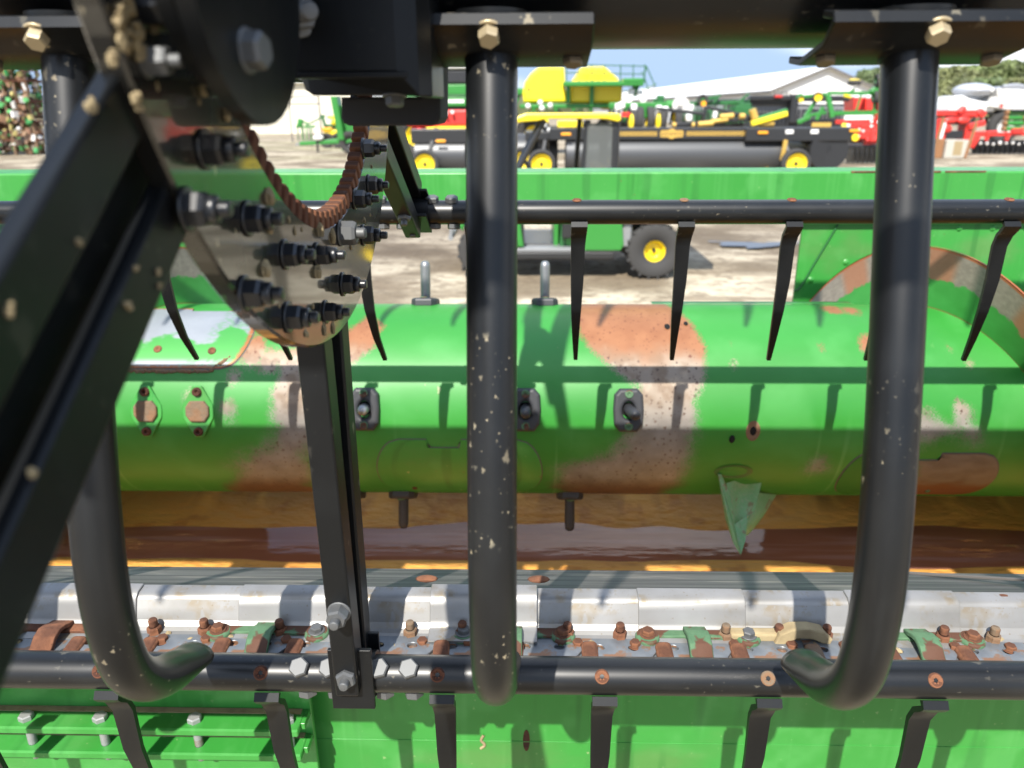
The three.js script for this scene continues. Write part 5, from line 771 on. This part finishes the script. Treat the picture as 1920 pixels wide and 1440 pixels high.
  locs('bearing', clutter(12, (r, k) => new THREE.SphereGeometry(0.05 + 0.03 * r(), 8, 6).translate(x(1836 + 12 * k), y(268 + 6 * r()), 0.3), 15), M.alu, o);
  F0 = 33; o = thing('pipe_rack', 'stack of dark green pipes at the right edge above the disc harrow', 'pipe rack', P(0, 0, F0));
  for (let k = 0; k < 4; k++) { const q = loc('pipe', rod([x(1880), y(244 - 10.2 * k), 0], [x(1990), y(244 - 10.2 * k), 0], 0.09, 12), M.yardGreen, o); loc('cap', [rod([x(1879), y(244 - 10.2 * k), 0], [x(1885), y(244 - 10.2 * k), 0], 0.1, 10), rod([x(1912 + (k & 1) * 4), y(244 - 10.2 * k), 0.04], [x(1918 + (k & 1) * 4), y(244 - 10.2 * k), 0.04], 0.085, 10)], M.wood, q); }
  loc('upright', [bar([x(1890), 0, -0.1], [x(1890), y(208), -0.1], 0.08), bar([x(1960), 0, -0.1], [x(1960), y(208), -0.1], 0.08), lbox(x(1886), x(1990), y(212), y(208), -0.2, 0.2)], M.yardBlack, o);
}
{ // grain trailer with grey front hood
  const F0 = 42, x = (px) => LX(px, F0), y = (py) => LY(py, F0), o = thing('grain_trailer', 'white grain trailer with grey rounded front and grey roll tarp at the right', 'trailer', P(0, 0, F0));
  loc('box_side', exX([[x(1832), y(180)], [x(1830), y(170)], [x(1990), y(179)], [x(1990), y(216)], [x(1842), y(208)]], -1.2, 1.2, 0.04), M.alu, o);
  loc('lower_panel', exX([[x(1822), y(202)], [x(1836), y(181)], [x(1990), y(190)], [x(1990), y(214)], [x(1860), y(209)]], -1.1, 1.26, 0.04), M.white, o);
  loc('tarp', [pipe([P(x(1840), y(167), -1.1), P(x(1866), y(164.5), -1.1), P(x(1884), y(168), -1.1), P(x(1908), y(167), -1.1), P(x(1990), y(174), -1.1)], 0.09, 30, 8), exX([[x(1838), y(170)], [x(1866), y(165)], [x(1990), y(174)], [x(1990), y(179)]], -1.15, 1.15, 0.02)], M.tarp, o);
  loc('front_hood', new THREE.SphereGeometry(1, 28, 18).scale((x(1842) - x(1779)) / 2, (y(158) - y(186)) / 2, 1.15).translate(x(1810), y(172.5), 0), std({ color: new THREE.Color(0.40, 0.42, 0.46), roughness: 0.3 }), o);
  loc('rivet_plate', rod([x(1823), y(172), 1.02], [x(1823), y(172), 1.12], 0.09, 14), M.white, o);
  loc('nose', [exX([[x(1756), y(212)], [x(1762), y(184)], [x(1776), y(182)], [x(1796), y(190)], [x(1840), y(198)], [x(1840), y(212)]], -0.9, 0.9, 0.06)], M.white, o);
  loc('leg', bar([x(1816), y(214), 0.6], [x(1808), y(192), 0.6], 0.25), M.steelGrey, o); loc('reflector', lbox(x(1841), x(1845), y(205), y(198), 1.2, 1.3), M.red, o);
  const wr = y(210) / 2; wheelSet(o, x(1861), wr, 0.9, wr, 0.5, wr * 0.55, M.alu); wheelSet(o, x(1945), wr, 0.9, wr, 0.5, wr * 0.55, M.alu); loc('axle', lbox(x(1846), x(1990), y(218), y(210), -0.6, 0.6), M.yardBlack, o);
}
{ // machines behind the ring and the bracket on the left
  let F0 = 27, x = (px) => LX(px, F0), y = (py) => LY(py, F0, 800);
  let o = thing('combine_harvester', 'green harvester body with dark cab glass and pale stripe, seen left of the middle tube', 'harvester', P(0, 0, 30));
  F0 = 30; loc('body', [lbox(x(740), x(900), y(200), y(182), -2.2, 0, 0.05), lbox(x(740), x(900), y(178), y(158), -2.2, -0.2, 0.05)], M.yardGreen, o); loc('stripe', lbox(x(740), x(900), y(182), y(178), -2.2, 0.01, 0.02), M.yardGreenDark, o); loc('decal', lbox(x(828), x(872), y(193), y(187), 0.0, 0.012, 0), M.white, o);
  loc('cab', lbox(x(748), x(880), y(158), y(129), -2.0, -0.3, 0.1), M.yardBlack, o); loc('cab_roof', lbox(x(742), x(886), y(129), y(117), -2.1, -0.2, 0.08), M.white, o);
  loc('axle', lbox(x(760), x(880), 0.5, y(200), -1.8, -0.4), M.yardBlack, o); wheelSet(o, x(780), 0.8, -0.2, 0.8, 0.5, 0.4); wheelSet(o, x(895), 0.7, -0.2, 0.7, 0.5, 0.35);
  F0 = 24; o = thing('red_baler', 'red baler with black rollers and yellow strip behind the roller wing', 'baler', P(0, 0, F0));
  loc('body', [lbox(x(762), x(905), y(236), y(206), -1.4, 0, 0.06), lbox(x(768), x(795), y(268), y(236), -1.2, -0.2, 0.05), bar([x(776), y(262), 0.1], [x(790), y(240), 0.1], 0.18)], M.red, o); loc('strip', lbox(x(800), x(880), y(242), y(237), -0.2, 0.06), M.yellow, o); loc('panel', lbox(x(828), x(890), y(258), y(243), -0.3, 0.03), M.alu, o);
  locs('roller', [[798, 250], [810, 252], [803, 261], [818, 246]].map(([a, b]) => rod([x(a), y(b), 0.0], [x(a), y(b), 0.16], 0.11, 16)), M.yardBlack, o); locs('gear', [[800, 249], [812, 253], [838, 213], [850, 210]].map(([a, b]) => rod([x(a), y(b), 0.1], [x(a), y(b), 0.2], 0.05, 12)), M.white, o); loc('yellow_guard', [lbox(x(778), x(792), y(276), y(270), 0, 0.1), lbox(x(796), x(806), y(277), y(272), 0, 0.1)], M.yellow, o);
  wheelSet(o, x(850), 0.4, -0.6, 0.4, 0.3, 0.2, M.yardBlack);
  F0 = 33; o = thing('green_drill', 'green drill with a long low drawbar and white jack, seen through the ring', 'seed drill', P(0, 0, F0));
  loc('body', [lbox(x(634), x(690), y(262), y(196), -1.6, 0, 0.06), exX([[x(628), y(180)], [x(640), y(180)], [x(648), y(262)], [x(636), y(262)]], -0.4, 0.4, 0.03)], M.yardGreen, o); loc('drawbar', [bar([x(562), y(268), 0.2], [x(680), y(262), 0.2], 0.16), bar([x(575), y(270), -0.3], [x(650), y(258), -0.6], 0.12), lbox(x(638), x(672), y(282), y(270), -0.5, 0.1)], M.yardGreen, o);
  loc('jack', [bar([x(596), y(284), 0.3], [x(596), y(262), 0.3], 0.08)], M.yardBlack, o); loc('jack_head', new THREE.SphereGeometry(0.16, 12, 8).scale(1.4, 0.7, 0.8).translate(x(599), y(257), 0.3), M.white, o); loc('hitch', bar([x(554), y(270), 0.2], [x(575), y(266), 0.2], 0.08), M.steelGrey, o); wheelSet(o, x(657), 0.45, 0.2, 0.45, 0.3, 0.22, M.yardBlack);
  F0 = 38; o = thing('yellow_loader', 'small yellow and orange loader beside the green drill, in front of the pale shed', 'loader', P(0, 0, F0));
  loc('body', [lbox(x(605), x(640), y(254), y(243), -1, 0, 0.06), lbox(x(613), x(632), y(222), y(216), -0.6, -0.1, 0.06), new THREE.SphereGeometry(0.16, 12, 8).translate(x(627), y(228), 0)], M.yellow, o); loc('engine_cover', lbox(x(603), x(622), y(246), y(238), -0.9, 0.05, 0.05), M.amber, o); loc('frame', [lbox(x(606), x(640), y(240), y(232), -0.8, -0.1, 0.04), bar([x(610), y(236), 0], [x(606), y(214), 0], 0.12), bar([x(575), y(234), 0], [x(612), y(216), 0], 0.07)], M.yardGreenDark, o); wheelSet(o, x(612), 0.35, 0.1, 0.35, 0.25, 0.18, M.yardBlack); wheelSet(o, x(634), 0.35, 0.1, 0.35, 0.25, 0.18, M.yardBlack);
  F0 = 45; o = thing('shed_rack', 'thin dark pole rack standing in front of the pale shed wall', 'pole rack', P(0, 0, F0)); locs('pole', [rod([x(602), 0, 0], [x(602), y(176), 0], 0.05)], M.trim, o); locs('pole', [rod([x(546), 0, 0], [x(546), y(180), 0], 0.04)], M.trim, o); loc('cross_bar', [rod([x(540), y(181), 0], [x(604), y(178), 0], 0.03), rod([x(544), y(194), 0], [x(604), y(194), 0], 0.035)], M.trim, o);
  F0 = 48; o = thing('green_harrow', 'low green harrow lying before the pale shed', 'harrow', P(0, 0, F0)); loc('frame', [bar([x(555), y(237), 0], [x(592), y(236), 0], 0.12), bar([x(562), y(236), 0], [x(566), y(222), 0], 0.3), bar([x(566), y(226), 0], [x(580), y(232), 0], 0.12), ...[558, 566, 574, 582].map((a) => bar([x(a), 0, 0], [x(a), y(236), 0], 0.08))], M.yardGreen, o); loc('tine', [560, 570, 580, 588].map((a) => bar([x(a), 0, 0.2], [x(a), y(238), 0.2], 0.05)), M.trim, o);
  F0 = 70; o = thing('yellow_implement', 'yellow implement far away at the left, on the far side of the yard', 'implement', P(0, 0, F0)); loc('body', lbox(x(455), x(475), y(238), y(233), -1, 0, 0.05), M.yellow, o); loc('frame', lbox(x(450), x(482), y(240), y(237.5), -0.6, 0.1, 0.03), M.yardBlack, o); wheelSet(o, x(460), 0.25, 0.2, 0.25, 0.2, 0.12, M.yardBlack); wheelSet(o, x(474), 0.25, 0.2, 0.25, 0.2, 0.12, M.yardBlack);
}
{ // rusty rack of parts at the far left
  const F0 = 33, x = (px) => LX(px, F0), y = (py) => LY(py, F0, 40), o = thing('parts_rack', 'tall rusty rack crammed with brown and green scrap parts at the left edge', 'rack', P(0, 0, F0)), r = rng(808);
  for (const px of [-60, -28, 8, 36, 56, 78]) loc('upright', bar([x(px), 0, 0.5 + r() * 0.2], [x(px + 3), 6.6, 0.5], 0.09), M.rustPale, o);
  for (const py of [262, 228, 190, 152, 116, 84, 50]) loc('shelf', lbox(x(-70), x(84), y(py) - 0.05, y(py) + 0.05, -1.2, 0.6, 0.01), M.rustDark, o);
  const cols = [[0.24, 0.13, 0.08], [0.32, 0.20, 0.13], [0.12, 0.08, 0.06], [0.04, 0.24, 0.07], [0.10, 0.38, 0.12], [0.7, 0.68, 0.66], [0.38, 0.25, 0.16], [0.03, 0.03, 0.03], [0.45, 0.38, 0.14], [0.30, 0.17, 0.10]];
  const l = []; for (let k = 0; k < 2600; k++) { const c = cols[Math.floor(r() * cols.length) % cols.length], s = 0.04 + 0.13 * r(), v = new THREE.BoxGeometry(s * (0.5 + r()), s * (0.5 + r() * 1.6), s).rotateZ((r() - 0.5) * 1.2).rotateY(r() * 3).translate(x(-70 + 152 * r()), 0.15 + 6.3 * r(), -0.9 + 1.7 * r()); l.push(tint(v, ...c)); }
  loc('scrap', l, vcol(), o).userData.kind = 'stuff';
}
// buildings
const corr = tex(256, 8, (u) => { const g = 255 * (0.5 + 0.5 * Math.cos(u * 6.2832 * 8)); return [g, g, g]; }, { linear: true, rx: 0.5, ry: 1 });
const clad = (c) => std({ color: new THREE.Color(...c), roughness: 0.6, bumpMap: corr, bumpScale: 0.02 });
M.clad = clad([0.78, 0.78, 0.76]); M.cladRoof = clad([0.84, 0.84, 0.82]);
function barn(name, label, pos, turn, w, eave, peak, len) { // gable end at z = 0 facing +z, running back
  const o = thing(name, label, 'barn', pos, turn), hw = w / 2;
  loc('gable_wall', uvBox(new THREE.ExtrudeGeometry(new THREE.Shape([[-hw, 0], [hw, 0], [hw, eave], [0, peak], [-hw, eave]].map((p) => new THREE.Vector2(...p))), { depth: 0.2, bevelEnabled: false }).translate(0, 0, -0.2)), M.clad, o);
  for (const s of [-1, 1]) {
    loc('side_wall', uvBox(lbox(s < 0 ? -hw : hw - 0.2, s < 0 ? -hw + 0.2 : hw, 0, eave - 0.02, -len, -0.21, 0)), M.clad, o);
    const rf = loc('roof', uvBox(beam(new V3(s * (hw + 0.35), eave - 0.1, -len / 2 + 0.2), new V3(0, peak + 0.06, -len / 2 + 0.2), len + 0.4, 0.12, new V3(0, 1, 0), 0)), M.cladRoof, o);
    loc('barge_board', bar([s * (hw + 0.4), eave - 0.2, 0.44], [0, peak + 0.02, 0.44], 0.1, 0.22), M.trim, rf);
    loc('gutter', lbox(s * (hw + 0.35) - 0.08, s * (hw + 0.35) + 0.08, eave - 0.32, eave - 0.18, -len, 0.4, 0), M.trim, rf);
  }
  return o;
}
{
  const F0 = 70, cx = LX(1537, F0), pk = LY(127, F0, 1537), ev = LY(168, F0, 1437), w = LX(1632, F0) - LX(1437, F0);
  const b = barn('white_barn', 'long white barn with dark-edged gable end and pale metal roof', P(cx, 0, F0), 0.05, w, ev, pk, 118);
  loc('vent', rod([0, pk - 1.4, 0.0], [0, pk - 1.4, 0.05], 0.16, 16), M.alu, b);
  for (let k = 0; k < 5; k++) { const d = loc('side_door', lbox(-w / 2 - 0.02, -w / 2 + 0.02, 0, 2.6, -14 - k * 20, -9 - k * 20, 0), M.trim, b); }
  const F1 = 150, o = barn('distant_barn', 'small distant white barn, its low gable just left of the long barn roof', P(LX(1221, F1), 0, F1), 0.0, LX(1262, F1) - LX(1180, F1), LY(177, F1), LY(164, F1), 30); loc('door', lbox(-1.5, 1.5, 0, 3, 0.0, 0.05, 0), M.trim, o);
  const F2 = 62, x = (px) => LX(px, F2), y = (py) => LY(py, F2, 620), s = thing('pale_shed', 'pale cream shed with low roof at the left, seen past the toothed ring', 'shed', P(0, 0, F2));
  for (let k = 0; k < 22; k++) { const h = (y(152)) / 22; loc('siding_board', lbox(x(430), x(745), k * h, (k + 1) * h - 0.012, -8, 0.004 * (k % 2), 0.004), std({ color: new THREE.Color(0.74, 0.70, 0.58).multiplyScalar(0.97 + 0.05 * hash2(k, 3, 9)), roughness: 0.8 }), s); }
  loc('roof', exX([[x(424), y(153)], [x(752), y(153)], [x(746), y(138)], [x(436), y(138)]], -0.4, 8.4, 0), M.cladRoof, s); loc('fascia', lbox(x(424), x(752), y(155), y(152), 0.35, 0.46, 0), M.wall, s);
}
// trees
function tree(label, px, topPy, F, width, seed, tone, group) {
  const X = LX(px, F), H = LY(topPy, F, px), o = thing('tree', label, 'tree', P(X, 0, F), 0, group), r = rng(seed), tr = [rod([0, 0, 0], [0.2, H * 0.55, 0], 0.22, 8)];
  for (let k = 0; k < 5; k++) { const a = r() * 6.28; tr.push(rod([0.1, H * (0.25 + 0.06 * k), 0], [Math.cos(a) * width * 0.32, H * (0.55 + 0.06 * k), Math.sin(a) * width * 0.32], 0.08, 6)); }
  loc('trunk', tr, std({ color: new THREE.Color(0.10, 0.075, 0.05), roughness: 0.95 }), o);
  const blobs = []; for (let k = 0; k < 13; k++) { const a = r() * 6.28, h = 0.30 + 0.58 * r(), q = width * 0.5 * (1.05 - Math.abs(h - 0.5) * 1.1) * Math.sqrt(r()); blobs.push([Math.cos(a) * q, H * h, Math.sin(a) * q, width * (0.16 + 0.12 * r()), 0.7 + 0.6 * r()]); } blobs.push([0, H * 0.87, 0, width * 0.17, 1.1]);
  const n = 6000, pos = new Float32Array(n * 9), col = new Float32Array(n * 9), v = new V3(), a1 = new V3(), a2 = new V3();
  for (let k = 0; k < n; k++) {
    const b = blobs[Math.floor(r() * blobs.length)]; v.set(r() - 0.5, r() - 0.5, r() - 0.5).normalize(); const d = b[3] * (0.55 + 0.5 * r()); const cx = b[0] + v.x * d, cy = Math.min(H, b[1] + v.y * d * 0.8), cz = b[2] + v.z * d, s = 0.13 + 0.20 * r();
    a1.set(r() - 0.5, r() - 0.5, r() - 0.5).normalize(); a2.set(r() - 0.5, r() - 0.5, r() - 0.5).cross(a1).normalize();
    const t = b[4] * (0.75 + 0.5 * r());
    [[a1, 1, a2, 0], [a1, -0.6, a2, 0.8], [a1, -0.6, a2, -0.8]].forEach(([p, i, q, j], m) => { const o3 = k * 9 + m * 3; pos[o3] = cx + (p.x * i + q.x * j) * s; pos[o3 + 1] = cy + (p.y * i + q.y * j) * s; pos[o3 + 2] = cz + (p.z * i + q.z * j) * s; col[o3] = tone[0] * t; col[o3 + 1] = tone[1] * t; col[o3 + 2] = tone[2] * t; });
  }
  const g = new THREE.BufferGeometry(); g.setAttribute('position', new THREE.BufferAttribute(pos, 3)); g.setAttribute('color', new THREE.BufferAttribute(col, 3)); g.computeVertexNormals();
  loc('crown', g, phys({ vertexColors: true, roughness: 0.9, transmission: 0.35, thickness: 0 }), o); return o;
}
const G1 = [0.20, 0.25, 0.085], G2 = [0.16, 0.215, 0.085], G3 = [0.23, 0.25, 0.10];
tree('lone tree standing right of the white barn gable', 1622, 126, 88, 3.6, 1, G2);
[[1752, 126, 100, 6, G2], [1775, 124, 96, 7, G3], [1800, 126, 104, 7, G2], [1822, 120, 98, 7, G1], [1846, 117, 102, 7.5, G2], [1868, 113, 96, 7, G1], [1893, 120, 100, 7, G3], [1916, 113, 97, 7.5, G2], [1945, 110, 100, 8, G1], [1975, 114, 97, 8, G2]].forEach(([px, py, F, w, tone], i) => tree(['bushy tree just right of the near tube, first in the row behind the grain trailer', 'olive bushy tree, second from the near tube in the row behind the grain trailer', 'green tree above the grey front hood of the grain trailer', 'darker tree just right of the grey front hood, fourth in the row', 'taller tree over the start of the roll tarp, fifth in the row', 'tallest tree in the row, over the dark tractor-size trailer wheel', 'olive tree over the middle of the roll tarp', 'tree at the right edge of the photo, over the pipe stack', 'tree beyond the right edge, ninth in the row', 'last tree of the row, beyond the right edge'][i], px, py, F, w, 40 + i, tone, 'trees in the row behind the grain trailer'));
tree('lower shrubby tree filling the gap under the tree row', 1835, 150, 92, 9, 71, G2); tree('broad low tree at the right edge under the tree row', 1905, 150, 91, 9, 72, G3); tree('low pale tree beside the near tube, left of the grain trailer', 1772, 152, 91, 7, 73, G3);
// far ground cover closing the horizon
{
  const r = rng(66), l = []; for (let k = 0; k < 900; k++) { const X = -260 + 560 * r(), F = 190 + 60 * r(), s = 1.6 + 2.6 * r(); l.push(tint(new THREE.IcosahedronGeometry(s, 0).scale(1.4, 0.9 + 0.5 * r(), 1).rotateY(r() * 6).translate(X, s * 0.5, -F), 0.07 + 0.03 * r(), 0.095 + 0.04 * r(), 0.05)); }
  const m = add('far_woods', l, vcol()); tag(m, 'low far line of woods along the horizon', 'woods'); m.userData.kind = 'stuff';
}
renderer.render(scene, camera);
